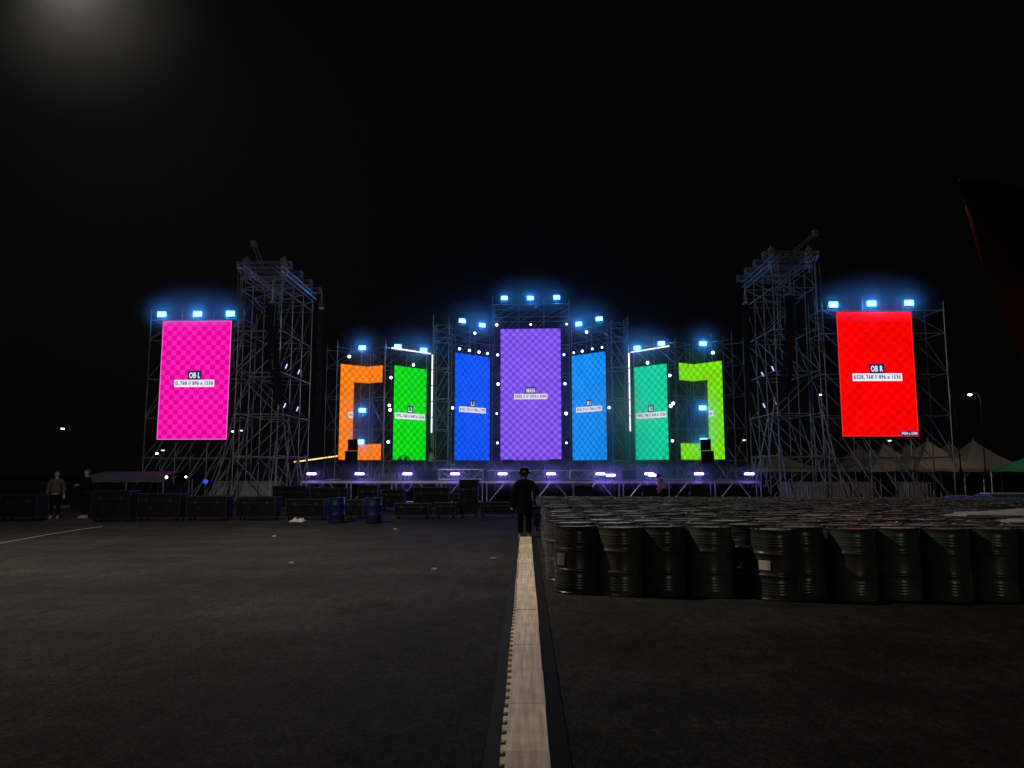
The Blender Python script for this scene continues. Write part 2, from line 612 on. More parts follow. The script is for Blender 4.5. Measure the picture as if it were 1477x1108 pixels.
def led_wall(label, A, B, zb, h, cu, cv, ca, cb, title, cap, border=None, corner=None, title_w=0.3):
    """flat LED wall from foot point A (viewer's left) to B, height h, cu x cv checker cells"""
    A, B = Vector((A[0], A[1], zb)), Vector((B[0], B[1], zb))
    d = B - A
    w = d.length
    rz = math.atan2(d.y, d.x)
    t = thing('led_wall', A, rz, label, 'led screen', 'LED walls of the stage')
    c = MB()
    c.box((w / 2, 0.075, h / 2), (w, 0.12, h), bev=0.01)
    c.build('cabinet', BLACK, t)
    m = screen_mat('screen_' + title.replace(' ', '_').lower(), ca, cb, cu, cv, border)
    f = MB()
    f.add([(0.005, 0, 0.005), (w - .005, 0, 0.005), (w - .005, 0, h - .005), (0.005, 0, h - .005)], [(0, 1, 2, 3)])
    o = f.build('display', m, t, fix=False)
    uvl = o.data.uv_layers.new(name='UVMap')
    for li, uvc in zip(o.data.polygons[0].loop_indices, [(0, 0), (cu, 0), (cu, cv), (0, cv)]):
        uvl.data[li].uv = uvc
    px = w / (cu * 64)          # metres per screen pixel
    captions(t, w / 2, h / 2, px * 1.0, title, cap)
    if corner:
        b = MB()
        b.add([(w - 215 * px, -.004, 8 * px), (w - 6 * px, -.004, 8 * px), (w - 6 * px, -.004, 66 * px), (w - 215 * px, -.004, 66 * px)], [(0, 1, 2, 3)])
        b.build('corner_plate', E_DARKPLATE, t, fix=False)
        vs, fs = font_mesh(corner, 185 * px, 34 * px)
        b = MB()
        b.add([(w - 110 * px + x, -.008, 37 * px + y_) for x, y_ in vs], fs)
        b.build('corner_text', E_TITLE, t, fix=False)
    return t, w


def captions(t, cx, cz, px, title, cap, clip=None, name=''):
    tw = 24.5 * len(cap) * px * 0.98
    bw = tw + 34 * px
    hh = 92 * px
    b = MB()
    x0, x1 = cx - bw / 2, cx + bw / 2
    b.add([(x0, -.004, cz - hh), (x1, -.004, cz - hh), (x1, -.004, cz), (x0, -.004, cz)], [(0, 1, 2, 3)])
    b.build('caption_plate', E_WHITEPLATE, t, fix=False)
    vs, fs = font_mesh(cap, tw, 56 * px, 0.026)
    b = MB()
    b.add([(cx + x, -.008, cz - hh / 2 + y_) for x, y_ in vs], fs)
    b.build('caption_text', E_INK, t, fix=False)
    ttw = 42 * len(title) * px * 0.85
    b = MB()
    x0, x1 = cx - ttw / 2 - 20 * px, cx + ttw / 2 + 20 * px
    b.add([(x0, -.004, cz + .002), (x1, -.004, cz + .002), (x1, -.004, cz + 118 * px), (x0, -.004, cz + 118 * px)], [(0, 1, 2, 3)])
    b.build('title_plate', E_DARKPLATE, t, fix=False)
    vs, fs = font_mesh(title, ttw, 74 * px, 0.03)
    b = MB()
    b.add([(cx + x, -.008, cz + 57 * px + y_) for x, y_ in vs], fs)
    b.build('title_text', E_TITLE, t, fix=False)


ZB = 2.32
PINK = (srgb(255, 30, 186), srgb(228, 0, 146))
RED = (srgb(255, 2, 2), srgb(238, 0, 0))
PURP = (srgb(152, 104, 255), srgb(112, 64, 220))
BLUE = (srgb(16, 96, 255), srgb(0, 66, 235))
SKY = (srgb(24, 158, 255), srgb(0, 122, 230))
GREEN = (srgb(18, 232, 18), srgb(0, 194, 0))
TEAL = (srgb(26, 222, 172), srgb(0, 190, 142))
ORNG = (srgb(255, 142, 26), srgb(238, 110, 0))
LIME = (srgb(134, 232, 10), srgb(104, 198, 0))

OBL_A, OBL_B = (-18.36, 37.0), (-14.80, 36.9)
OBR_A, OBR_B = (14.97, 35.7), (18.53, 35.65)
MA, MBp = (-1.70, 50.85), (2.42, 50.65)
L1A, L1B = (-4.58, 48.33), (-2.42, 50.44)
L2A, L2B = (-8.35, 47.15), (-6.56, 49.2)
L3A, L3F, L3B = (-11.61, 46.47), (-10.2, 47.78), (-9.1, 47.14)
R1A, R1B = (3.13, 50.0), (5.18, 47.95)
R2A, R2B = (7.08, 48.46), (8.85, 46.63)
R3A, R3F, R3B = (9.54, 46.3), (10.6, 47.1), (12.0, 45.53)

led_wall('magenta checkered LED screen reading OB L, at far left beside the tall tower', OBL_A, OBL_B, 3.16, 6.0, 14, 24, *PINK, 'OB L', '0, 768 // 896 x 1536', srgb(255, 110, 210))
led_wall('red LED screen reading OB R, at far right in front of the tents', OBR_A, OBR_B, 3.235, 6.0, 14, 24, *RED, 'OB R', '6528, 768 // 896 x 1536', srgb(255, 40, 30), corner='7424 x 2304')
led_wall('tall purple checkered LED screen reading MAIN, in the middle of the stage', MA, MBp, 2.345, 9.0, 16, 36, *PURP, 'MAIN', '3200, 0 // 1024 x 2304')
led_wall('deep blue checkered LED screen reading L1, left of the purple screen', L1A, L1B, ZB, 7.0, 12, 28, *BLUE, 'L1', '2432, 512 // 768 x 1792')
led_wall('green checkered LED screen reading L2, between orange and deep blue screens', L2A, L2B, ZB, 6.0, 10, 24, *GREEN, 'L2', '1792, 768 // 640 x 1536')
led_wall('sky blue checkered LED screen reading R1, right of the purple screen', R1A, R1B, ZB, 7.0, 12, 28, *SKY, 'R1', '4224, 512 // 768 x 1792')
led_wall('teal checkered LED screen reading R2, between sky blue and lime screens', R2A, R2B, ZB, 6.0, 10, 24, *TEAL, 'R2', '4992, 768 // 640 x 1536')


def frame_wall(label, A, Fd, B, zb, ca, cb, cap_piece, cap_right, mirror=False):
    """folded C-shaped LED wall: outer leg with full column, inner leg with only top and bottom strips"""
    A, Fd, B = Vector((*A, zb)), Vector((*Fd, zb)), Vector((*B, zb))
    t = thing('led_wall', A, 0, label, 'led screen', 'LED walls of the stage')
    H = 6.0
    w1, w2 = (Fd - A).length, (B - Fd).length
    m = screen_mat('screen_frame_' + ('right' if mirror else 'left'), ca, cb, 14, 24)
    pieces = []
    if not mirror:
        col_w = w1 * 0.5
        pieces.append((A, Fd, [(0, 0), (w1, 0), (w1, 1.0), (col_w, 1.0), (col_w, 4.92), (w1, 4.92), (w1, H), (0, H)], 0))
        pieces.append((Fd, B, [(0, 0), (w2, 0), (w2, 1.0), (0, 1.0)], w1))
        pieces.append((Fd, B, [(0, 4.92), (w2, 4.92), (w2, H), (0, H)], w1))
    else:
        c0 = w2 * 0.49
        pieces.append((Fd, B, [(0, 0), (w2, 0), (w2, H), (0, H), (0, 4.92), (c0, 4.92), (c0, 1.0), (0, 1.0)], w1))
        pieces.append((A, Fd, [(0, 0), (w1, 0), (w1, 1.0), (0, 1.0)], 0))
        pieces.append((A, Fd, [(0, 4.92), (w1, 4.92), (w1, H), (0, H)], 0))
    for P, Q, poly, u0 in pieces:
        d = (Q - P).normalized()
        nrm = Vector((-d.y, d.x, 0))
        # the flat face, cut into convex quads by a grid of the polygon's own coordinates
        us = sorted({round(u, 5) for u, _ in poly})
        zs = sorted({round(z, 5) for _, z in poly})
        def inside(u, z):
            c = False
            for i in range(len(poly)):
                (x1, y1), (x2, y2) = poly[i], poly[(i + 1) % len(poly)]
                if (y1 > z) != (y2 > z) and u < (x2 - x1) * (z - y1) / (y2 - y1) + x1:
                    c = not c
            return c
        f = MB()
        uvs = []
        cab = MB()
        for i in range(len(us) - 1):
            for j in range(len(zs) - 1):
                if inside((us[i] + us[i + 1]) / 2, (zs[j] + zs[j + 1]) / 2):
                    q = [(us[i], zs[j]), (us[i + 1], zs[j]), (us[i + 1], zs[j + 1]), (us[i], zs[j + 1])]
                    f.add([P - A + d * u + Vector((0, 0, z)) for u, z in q], [(0, 1, 2, 3)])
                    uvs += [((u0 + u) * 4, z * 4) for u, z in q]
        cab.poly_prism([P - A + d * u + Vector((0, 0, z)) + nrm * 0.012 for u, z in poly], nrm * 0.11)
        cab.build('cabinet', BLACK, t)
        o = f.build('display', m, t, fix=False)
        uvl = o.data.uv_layers.new(name='UVMap')
        k = 0
        for p in o.data.polygons:
            for li in p.loop_indices:
                uvl.data[li].uv = uvs[k]
                k += 1
    # the visible end of the caption on the column
    P, Q, poly, u0 = pieces[0]
    d = (Q - P).normalized()
    nrm = Vector((-d.y, d.x, 0))
    px = 0.0039
    tw = 24.0 * len(cap_piece) * px
    hh = 92 * px
    if not mirror:
        x1 = w1 * 0.5 - .004
        x0 = x1 - tw - 14 * px
        tcx = x0 + 12 * px + tw / 2
    else:
        x0 = w2 * 0.49 + .004
        x1 = x0 + tw + 18 * px
        tcx = x0 + 2 * px + tw / 2
    def W(u, z, o_):
        return P - A + d * u + Vector((0, 0, z)) - nrm * o_
    b = MB()
    b.add([W(x0, 3 - hh, .004), W(x1, 3 - hh, .004), W(x1, 3, .004), W(x0, 3, .004)], [(0, 1, 2, 3)])
    b.build('caption_plate', E_WHITEPLATE, t, fix=False)
    vs, fs = font_mesh(cap_piece, tw, 56 * px, 0.026)
    b = MB()
    b.add([W(tcx + x, 3 - hh / 2 + y_, .008) for x, y_ in vs], fs)
    b.build('caption_text', E_INK, t, fix=False)


frame_wall('orange checkered LED screen folded like a bracket, left end of the stage', L3A, L3F, L3B, ZB, *ORNG, '896', False)
frame_wall('lime green checkered LED screen folded like a bracket, right end of the stage', R3A, R3F, R3B, ZB, *LIME, '536', True, mirror=True)

# ------------------------------------------------------------------ scaffolds
TR = 0.027


def scaffold(label, rows, H, lift=2.0, dirn=1, group='scaffold towers carrying screens and speakers', extra=(), vbase=False, topskip=0.0, cat='scaffold', xbrace=False, jitter=0.25, skip=0.0):
    base = Vector((sum(p[0] for r in rows for p in r), sum(p[1] for r in rows for p in r), 0)) / sum(len(r) for r in rows)
    t = thing('scaffold_tower', base, 0, label, cat, group)
    n = len(rows[0])
    lv = []
    z = 0.25
    while z < H - 0.2:
        lv.append(z)
        z += lift
    lv.append(H - 0.15)
    def P(p, z):
        return Vector((p[0], p[1], z))
    for r in rows:
        for p in r:
            b = MB()
            top = H + random.uniform(0.05, 0.05 + jitter * 2)
            b.tube(P(p, 0.03), P(p, top), TR, 7)
            b.box(P(p, 0.02), (0.16, 0.16, 0.02))
            for q in lv:
                b.tube(P(p, q - .05), P(p, q + .05), TR * 1.7, 7)
            b.build('post', STEEL, t, world=True)
    for ri, r in enumerate(rows):
        for q in lv:
            b = MB()
            for a, c in zip(r, r[1:]):
                b.tube(P(a, q), P(c, q), TR * 0.95, 6)
            b.build('ledger', STEEL, t, world=True)
        for i, (a, c) in enumerate(zip(r, r[1:])):
            for k in range(len(lv) - 1):
                if random.random() < skip:
                    continue
                b = MB()
                s = dirn if (not xbrace or (i + k) % 2 == 0) else -dirn
                lo, hi = (a, c) if s > 0 else (c, a)
                off = Vector((0, -0.04 if ri == 0 else 0.04, 0))
                b.tube(P(lo, lv[k]) + off, P(hi, lv[k + 1]) + off, TR * 0.9, 6)
                b.build('brace', STEEL, t, world=True)
    for r1, r2 in zip(rows, rows[1:]):
        for i in range(n):
            for k, q in enumerate(lv):
                b = MB()
                b.tube(P(r1[i], q + .05), P(r2[i], q + .05), TR * 0.95, 6)
                if k < len(lv) - 1 and (i + k) % 2 == 0:
                    b.tube(P(r1[i], q + .08), P(r2[i], lv[k + 1]), TR * 0.9, 6)
                b.build('transom', STEEL, t, world=True)
    if vbase:
        for i, (a, c) in enumerate(zip(rows[0], rows[0][1:])):
            mid = ((a[0] + c[0]) / 2, (a[1] + c[1]) / 2)
            for p, q in ((a, mid), (c, mid)):
                b = MB()
                b.tube(P(p, 2.25) + Vector((0, -.07, 0)), P(q, 1.25) + Vector((0, -.07, 0)), TR * 0.9, 6)
                b.build('brace', STEEL, t, world=True)
    for a, c in extra:
        b = MB()
        b.tube(a, c, TR, 6)
        b.build('raker', STEEL, t, world=True)
    return t


def line(A, B, n, off=0.0, ea=0.0, eb=0.0):
    A, B = Vector(A), Vector(B)
    d = (B - A).normalized()
    nrm = Vector((-d.y, d.x))
    a, b = A - d * ea + nrm * off, B + d * eb + nrm * off
    return [tuple(a.lerp(b, i / (n - 1))) for i in range(n)]


def two(A, B, n, o1, o2, ea, eb):
    return [line(A, B, n, o1, ea, eb), line(A, B, n, o2, ea, eb)]


scaffold('scaffold behind the tall purple screen, rising highest over mid-stage', two(MA, MBp, 4, .35, 2.0, .6, .6), 13.3, dirn=1, vbase=True, topskip=.2)
scaffold('scaffold behind the deep blue screen', two(L1A, L1B, 3, .35, 1.9, .25, .3), 11.1, dirn=1, vbase=True)
scaffold('scaffold behind the sky blue screen', two(R1A, R1B, 3, .35, 1.9, .3, .25), 11.3, dirn=-1, vbase=True)
scaffold('open scaffold bay between the green and deep blue screens', [[(-6.0, 48.0), (-4.95, 47.8)], [(-6.0, 50.0), (-4.95, 49.8)]], 11.2, dirn=1)
scaffold('open scaffold bay between the sky blue and teal screens', [[(5.5, 47.6), (6.65, 47.9)], [(5.5, 49.5), (6.65, 49.9)]], 11.3, dirn=-1)
scaffold('scaffold behind the green screen', two(L2A, L2B, 3, .35, 1.9, .45, .3), 9.6, dirn=1, vbase=True)
scaffold('scaffold behind the teal screen', two(R2A, R2B, 3, .35, 1.9, .3, .45), 9.8, dirn=-1, vbase=True)
scaffold('scaffold seen through the opening of the orange screen', two(L3A, (-9.1, 48.6), 3, .5, 2.0, 0, .1), 9.6, dirn=1, vbase=True)
scaffold('scaffold seen through the opening of the lime green screen', two((9.4, 47.9), R3B, 4, .5, 2.0, .1, .45), 9.8, dirn=-1, vbase=True)


def rakers(xs, yf, yb, z, s):
    out = []
    for x in xs:
        out.append((Vector((x, yf, 0.05)), Vector((x + s * 1.15, yb, z))))
    return out


scaffold('scaffold carrying the magenta screen at far left', [[(-19.2 + 1.6 * i, 37.45) for i in range(4)], [(-19.2 + 1.6 * i, 39.2) for i in range(4)]], 9.45, dirn=1,
         extra=rakers([-19.3, -18.5, -17.7, -16.9, -16.1, -15.3], 36.0, 37.35, 3.2, 1))
scaffold('scaffold carrying the red screen at far right', [[(14.5 + 1.95 * i, 36.15) for i in range(4)], [(14.5 + 1.95 * i, 37.9) for i in range(4)]], 9.55, dirn=-1,
         extra=rakers([15.4, 16.3, 17.3, 18.3, 19.4], 34.6, 36.1, 3.2, -1))

# ---- the two tall speaker towers with roof beams, chains and hoist
def pa_tower(label, x0, x1, ys, H, s):
    rows = [[(x0, y_), (x1, y_)] for y_ in ys]
    t = scaffold(label, rows, H - .5, lift=2.05, dirn=-1 if s < 0 else 1, cat='speaker tower', group='tall speaker towers', xbrace=True, skip=.12)
    xi = max(x0, x1) if s < 0 else min(x0, x1)      # the inner (stage side) face
    xo = min(x0, x1) if s < 0 else max(x0, x1)
    # inner-face long diagonals along the depth
    lv = [0.3 + 2.05 * k for k in range(6)]
    for i, (a, c) in enumerate(zip(ys, ys[1:])):
        for k in range(len(lv) - 1):
            if random.random() < .25: continue
            b = MB()
            b.tube((xi, a, lv[k]), (xi, c, lv[k + 1]), TR * .95, 6)
            b.build('brace', STEEL, t, world=True)
    for k, (dx, dy, zz) in enumerate(((1.5, -1.4, 4.6), (2.1, .4, 5.2), (1.2, -2.2, 3.4), (2.6, 1.6, 4.2))):
        b = MB()
        b.tube((xo + s * dx * .25, ys[0] + dy, .05), (xo, ys[0] + max(0, dy), zz), TR, 6)
        b.build('raker', STEEL, t, world=True)
        b = MB()
        b.tube((xi - s * dx * .35, ys[0] + dy, .05), (xi, ys[0] + max(0, dy), zz), TR, 6)
        b.build('raker', STEEL, t, world=True)
    # roof beams: box trusses running across the tower, one per post row
    for y_ in ys:
        b = MB()
        w = 0.29
        a, e = xo + s * .15, xi - s * 0.42
        zc = H
        for dy in (-w / 2, w / 2):
            for dz in (-w / 2, w / 2):
                b.tube((a, y_ + dy, zc + dz), (e, y_ + dy, zc + dz), .024, 6)
        n = 7
        for k in range(n):
            u0, u1 = a + (e - a) * k / n, a + (e - a) * (k + 1) / n
            for dy in (-w / 2, w / 2):
                b.tube((u0, y_ + dy, zc - w / 2), (u1, y_ + dy, zc + w / 2), .012, 5)
            b.tube((u0, y_ - w / 2, zc - w / 2), (u1, y_ + w / 2, zc - w / 2), .012, 5)
        for u in (a, e):
            b.box((u, y_, zc), (.04, w + .06, w + .06))
        b.build('roof_beam', ALU, t, world=True)
    # two heavy spreader beams running forward to carry the array
    for x_ in (xi - s * .05, xo - s * .3):
        b = MB()
        for dx in (-.13, .13):
            for dz in (-.5, -.22):
                b.tube((x_ + dx, ys[0] - .8, H + dz), (x_ + dx, ys[-1], H + dz), .024, 6)
        for k in range(12):
            yy = ys[0] - .8 + (ys[-1] - ys[0] + .8) * k / 12
            b.tube((x_ - .13, yy, H - .5), (x_ - .13, yy + .45, H - .22), .012, 5)
            b.tube((x_ + .13, yy + .45, H - .5), (x_ + .13, yy, H - .22), .012, 5)
        b.build('spreader_beam', ALU, t, world=True)
    # lift head: chain block stack on top of the inner front post
    for x_ in (xi - s * .05, xo - s * .3):
        b = MB()
        for k in range(5):
            b.box((x_ + random.uniform(-.03, .03), ys[0] - .05, H - .55 + k * .2), (.28, .3, .15), bev=.03)
        b.tube((x_, ys[0], H - .9), (x_, ys[0], H + .45), .05, 8)
        b.build('chain_hoist', STEEL, t, world=True)
        b = MB()
        for k in range(4):
            px = x_ + random.uniform(-.22, .22)
            pts = []
            for q in range(7):
                f = q / 6
                pts.append(Vector((px + .14 * math.sin(q * 1.1 + k * 2) * f * .7, ys[0] - .45 - .1 * k, H - .6 - f * (3.2 + .5 * k))))
            b.path(pts, .014, 5)
        b.build('hanging_cable', STEEL, t, world=True)
    # inclined jib tube on the roof
    b = MB()
    p, q = Vector(((xi + xo) / 2 + s * .1, ys[0], H + .2)), Vector(((xi + xo) / 2 + s * 1.0 if s > 0 else (xi + xo) / 2 + s * .35, ys[0] - .3, H + 1.0))
    for o_ in (-.09, .09):
        b.tube(p + Vector((o_, 0, 0)), q + Vector((o_, 0, 0)), .03, 6)
    for k in range(6):
        f, f2 = k / 6, (k + 1) / 6
        b.tube(p.lerp(q, f) + Vector((-.09, 0, 0)), p.lerp(q, f2) + Vector((.09, 0, 0)), .014, 5)
    b.box(q, (.26, .26, .3), bev=.03)
    b.build('jib', STEEL, t, world=True)
    return t


pa_tower('tall speaker tower beside the magenta screen, bare scaffold with roof beams', -14.1, -12.0, [36.0, 37.75, 39.5, 41.25], 11.75, -1)
pa_tower('tall speaker tower beside the red screen, bare scaffold with roof beams', 12.1, 14.2, [36.0, 37.5, 39.0, 40.5], 12.15, 1)


def line_array(label, loc, rz, n, w, hb, curve, d=0.55):
    t = thing('line_array', loc, rz, label, 'speakers', 'hanging line array speakers')
    b = MB()
    b.box((0, .05, .12), (w * .9, d, .1), bev=.02)
    b.tube((0, 0, .15), (0, 0, 1.2), .02, 6)
    b.tube((-w * .4, 0, .12), (0, 0, 1.0), .012, 5)
    b.tube((w * .4, 0, .12), (0, 0, 1.0), .012, 5)
    b.build('rigging_frame', STEEL, t)
    z, y_, a = 0.0, 0.0, 0.0
    for k in range(n):
        b = MB()
        hh = hb - .02
        c = Vector((0, y_, z - hb / 2))
        b.box(c, (w, d, hh), rot=(a, 0, 0), bev=.025)
        R = Euler((a, 0, 0)).to_matrix()
        for sx in (-1, 1):
            b.box(c + R @ Vector((sx * (w / 2 + .006), .1, 0)), (.02, .16, hh * .8), rot=(a, 0, 0))
        b.box(c + R @ Vector((0, -d / 2 - .006, 0)), (w * .94, .015, hh * .82), rot=(a, 0, 0))
        b.build('speaker_box', BLACK, t)
        a += curve / n
        z -= hb * math.cos(a)
        y_ += hb * math.sin(a)
    return t


line_array('black line array hung in the left tower beside the magenta screen', gx(384, 35.3, 9.6), math.radians(-30), 14, .3, .345, .3, .4)
line_array('black line array hung in the right tower beside the red screen', gx(1146, 35.3, 9.9), math.radians(30), 14, .3, .345, .3, .4)
line_array('slim dark line array hung on the stage side of the left tower', gx(457, 38.5, 10.0), math.radians(15), 9, .3, .62, .12, .3)
line_array('slim dark line array hung on the stage side of the right tower', gx(1080, 38.5, 10.2), math.radians(-15), 9, .3, .62, .12, .3)

# ------------------------------------------------------------------ lamps of the show
# floodlight: housing, glowing lens, yoke
fl = thing('floodlight', (0, 0, 0), 0, 'x', 'floodlight', 'blue white floodlights on the stage scaffolds')
b = MB()
b.box((0, .09, 0), (.46, .14, .30), bev=.03)
for k in range(7):
    b.box((-.18 + .06 * k, .18, 0), (.012, .06, .24))
b.build('housing', BLACK, fl)
b = MB()
b.box((0, -.012, 0), (.40, .06, .24))
b.build('lens', E_FLOOD, fl)
b = MB()
b.path([(-.25, .09, 0), (-.25, .09, -.24), (.25, .09, -.24), (.25, .09, 0)], .014, 6)
b.tube((0, .09, -.24), (0, .2, -.36), .02, 6)
b.build('yoke', STEEL, fl)

# round beam light
sp = thing('spotlight', (0, 0, 0), 0, 'x', 'spotlight', 'round white spotlights around the screens')
b = MB()
b.lathe([(.05, .34), (.09, .33), (.12, .22), (.135, .04), (.14, 0.0), (.128, 0.0), (.12, .02)], 20, axis='Y', cap=True)
b.build('can', BLACK, sp, smooth=True)
b = MB()
b.lathe([(.001, -.012), (.07, -.008), (.118, .005), (.118, .03), (.001, .03)], 20, axis='Y', cap=False)
b.build('lens', E_SPOT, sp, smooth=True)
b = MB()
b.path([(-.16, .14, 0), (-.16, .14, -.2), (.16, .14, -.2), (.16, .14, 0)], .012, 6)
b.box((0, .14, -.24), (.22, .2, .07), bev=.015)
b.build('yoke', BLACK, sp)

# violet bar on the stage edge
vb = thing('light_bar', (0, 0, 0), 0, 'x', 'light bar', 'violet light bars along the stage edge')
b = MB()
b.box((0, .06, 0), (.46, .1, .13), bev=.02)
b.build('housing', BLACK, vb)
b = MB()
b.box((0, -.018, 0), (.40, .056, .085))
b.build('lens', E_BAR, vb)
b = MB()
for sx in (-1, 1):
    b.tube((sx * .2, .06, -.03), (sx * .2, .06, -.24), .014, 6)
    b.box((sx * .2, .06, -.245), (.05, .2, .014))
b.build('stand', BLACK, vb)

used = {'fl': False, 'sp': False, 'vb': False}


def put(key, proto, p, rz, label, tilt=0.0):
    if not used[key]:
        used[key] = True
        proto.location = p
        proto.rotation_euler = (tilt, 0, rz)
        proto['label'] = label
        return proto
    return dup(proto, p, rot=(tilt, 0, rz), label=label)


def lineY(A, B, px, off=-.15):
    """distance of the foot line A-B where the picture column px crosses it"""
    A, B = Vector(A), Vector(B)
    k = (px - 758.13) / 1080.0
    d = B - A
    t = (k * A.y - A.x) / (d.x - k * d.y)
    return A.y + d.y * t + off


def ang(A, B):
    return math.atan2(B[1] - A[1], B[0] - A[0])


FL = []
for i, (px, py) in enumerate([(233.5, 453.5), (285, 453), (332.5, 452.5)]):
    FL.append((at(px, py, 37.3), 0, 'floodlight above the magenta screen, %s of three' % ['leftmost', 'middle', 'rightmost'][i]))
for i, (px, py) in enumerate([(1202, 439.5), (1257, 438), (1311, 437)]):
    FL.append((at(px, py, 36.0), 0, 'floodlight above the red screen, %s of three' % ['leftmost', 'middle', 'rightmost'][i]))
for i, (px, py) in enumerate([(727.4, 430), (765, 430), (803, 429)]):
    FL.append((at(px, py, 51.1), 0, 'floodlight at the very top over the purple screen, %s of three' % ['leftmost', 'middle', 'rightmost'][i]))
for i, (px, py) in enumerate([(666.7, 463), (695.5, 469)]):
    FL.append((at(px, py, lineY(L1A, L1B, px)), ang(L1A, L1B) * .5, 'floodlight high above the deep blue screen, %s of two' % ['left', 'right'][i]))
for i, (px, py) in enumerate([(834.8, 467.4), (864.3, 460)]):
    FL.append((at(px, py, lineY(R1A, R1B, px)), ang(R1A, R1B) * .5, 'floodlight high above the sky blue screen, %s of two' % ['left', 'right'][i]))
for i, (px, py) in enumerate([(573.8, 500), (611, 505)]):
    FL.append((at(px, py, lineY(L2A, L2B, px)), ang(L2A, L2B) * .4, 'floodlight on the white tube line above the green screen, %s of two' % ['left', 'right'][i]))
for i, (px, py) in enumerate([(919, 502), (954, 495.6)]):
    FL.append((at(px, py, lineY(R2A, R2B, px)), ang(R2A, R2B) * .4, 'floodlight on the white tube line above the teal screen, %s of two' % ['left', 'right'][i]))
for i, (px, py) in enumerate([(522.7, 501.8), (522.7, 592), (520, 637.5)]):
    FL.append((at(px, py, 47.0), 0, ['floodlight above the orange bracket screen', 'upper floodlight inside the opening of the orange bracket screen',
                                     'lower floodlight inside the opening of the orange bracket screen'][i]))
for i, (px, py) in enumerate([(1014, 495.7), (1013.3, 588.4), (1015, 635.4)]):
    FL.append((at(px, py, 46.2), 0, ['floodlight above the lime bracket screen', 'upper floodlight inside the opening of the lime bracket screen',
                                     'lower floodlight inside the opening of the lime bracket screen'][i]))
for p, rz, lb in FL:
    put('fl', fl, p, rz, lb)

POS5 = ['topmost', 'second from top', 'middle', 'second from bottom', 'lowest']
SP = []
for i, (px, py) in enumerate([(716.5, 468.7), (717.8, 512), (718.5, 554), (716.5, 596.7), (717.6, 639)]):
    SP.append((at(px, py, 50.5), 0, 'spotlight down the left edge of the purple screen, %s of five' % POS5[i]))
for i, (px, py) in enumerate([(817.3, 467.6), (813.4, 511.8), (815, 553.6), (816.6, 596.5), (817, 639)]):
    SP.append((at(px, py, 50.3), 0, 'spotlight down the right edge of the purple screen, %s of five' % POS5[i]))
SP.append((at(765.5, 468, 50.5), 0, 'single spotlight centred just above the purple screen'))
SP.append((at(685, 480.6, lineY(L1A, L1B, 685, -.2)), .1, 'single spotlight hung between floodlights and lamp row over the deep blue screen'))
SP.append((at(846, 479, lineY(R1A, R1B, 846, -.2)), -.1, 'single spotlight hung between floodlights and lamp row over the sky blue screen'))
POS4 = ['leftmost', 'second from left', 'second from right', 'rightmost']
for i, (px, py) in enumerate([(662.8, 503.3), (677, 505.5), (691, 508), (703.3, 510)]):
    SP.append((at(px, py, lineY(L1A, L1B, px, -.2)), .2, 'spotlight in the row along the top of the deep blue screen, %s' % POS4[i]))
for i, (px, py) in enumerate([(827.5, 508.7), (839.8, 506.6), (854.3, 503.3), (868.4, 501)]):
    SP.append((at(px, py, lineY(R1A, R1B, px, -.2)), -.2, 'spotlight in the row along the top of the sky blue screen, %s' % POS4[i]))
SP.append((at(653, 588.5, 47.8), .2, 'single spotlight at the left edge of the deep blue screen'))
SP.append((at(878.6, 588, 47.5), -.2, 'single spotlight at the right edge of the sky blue screen'))
SP.append((at(596.4, 526.5, lineY(L2A, L2B, 596.4, -.2)), .25, 'single spotlight on top of the green screen'))
SP.append((at(934, 523.4, lineY(R2A, R2B, 934, -.2)), -.25, 'single spotlight on top of the teal screen'))
for i, (px, py) in enumerate([(564, 544.7), (561.5, 584.8), (562.6, 591.3), (560, 637.5)]):
    SP.append((at(px, py, 47.0 - .05 * i), .3, ['highest spotlight left of the green screen', 'upper spotlight of the close pair left of the green screen',
                                     'lower spotlight of the close pair left of the green screen', 'lowest spotlight left of the green screen'][i]))
for i, (px, py) in enumerate([(966, 541.6), (971, 582), (967.4, 585.5), (970, 635.9)]):
    SP.append((at(px, py, 46.5 - .05 * i), -.3, ['highest spotlight right of the teal screen', 'upper spotlight of the close pair right of the teal screen',
                                       'lower spotlight of the close pair right of the teal screen', 'lowest spotlight right of the teal screen'][i]))
SP.append((at(503.7, 514.4, 46.6), .2, 'single spotlight just over the upper left of the orange screen'))
SP.append((at(1028.3, 508.7, 45.9), -.2, 'single spotlight just over the upper right of the lime screen'))
for p, rz, lb in SP:
    o = put('sp', sp, p, rz + random.uniform(-.25, .25), lb, random.uniform(-.2, .15))
    k = random.uniform(.55, .92)
    o.scale = (k, k, k)

BARS = [449.5, 518.8, 587.7, 656.4, 725, 794.8, 866, 936.4, 1008, 1080.7]
BL_ = ['farthest left, below the left tower', 'below the orange bracket screen', 'below the green screen', 'on the low truss below the deep blue screen',
       'below the left edge of the purple screen', 'below the right edge of the purple screen', 'below the sky blue screen', 'below the teal screen',
       'below the lime bracket screen', 'farthest right, beside the right tower']
for px, lb in zip(BARS, BL_):
    put('vb', vb, at(px, 683.6, 34.22), 0, 'violet light bar on the stage edge, ' + lb)
for px, py, lb in ((880.7, 685.5, 'right of the one below the sky blue screen'), (942, 685.6, 'tucked under the one below the teal screen')):
    put('vb', vb, at(px, py, 34.15), 0, 'violet light bar set lower, ' + lb)

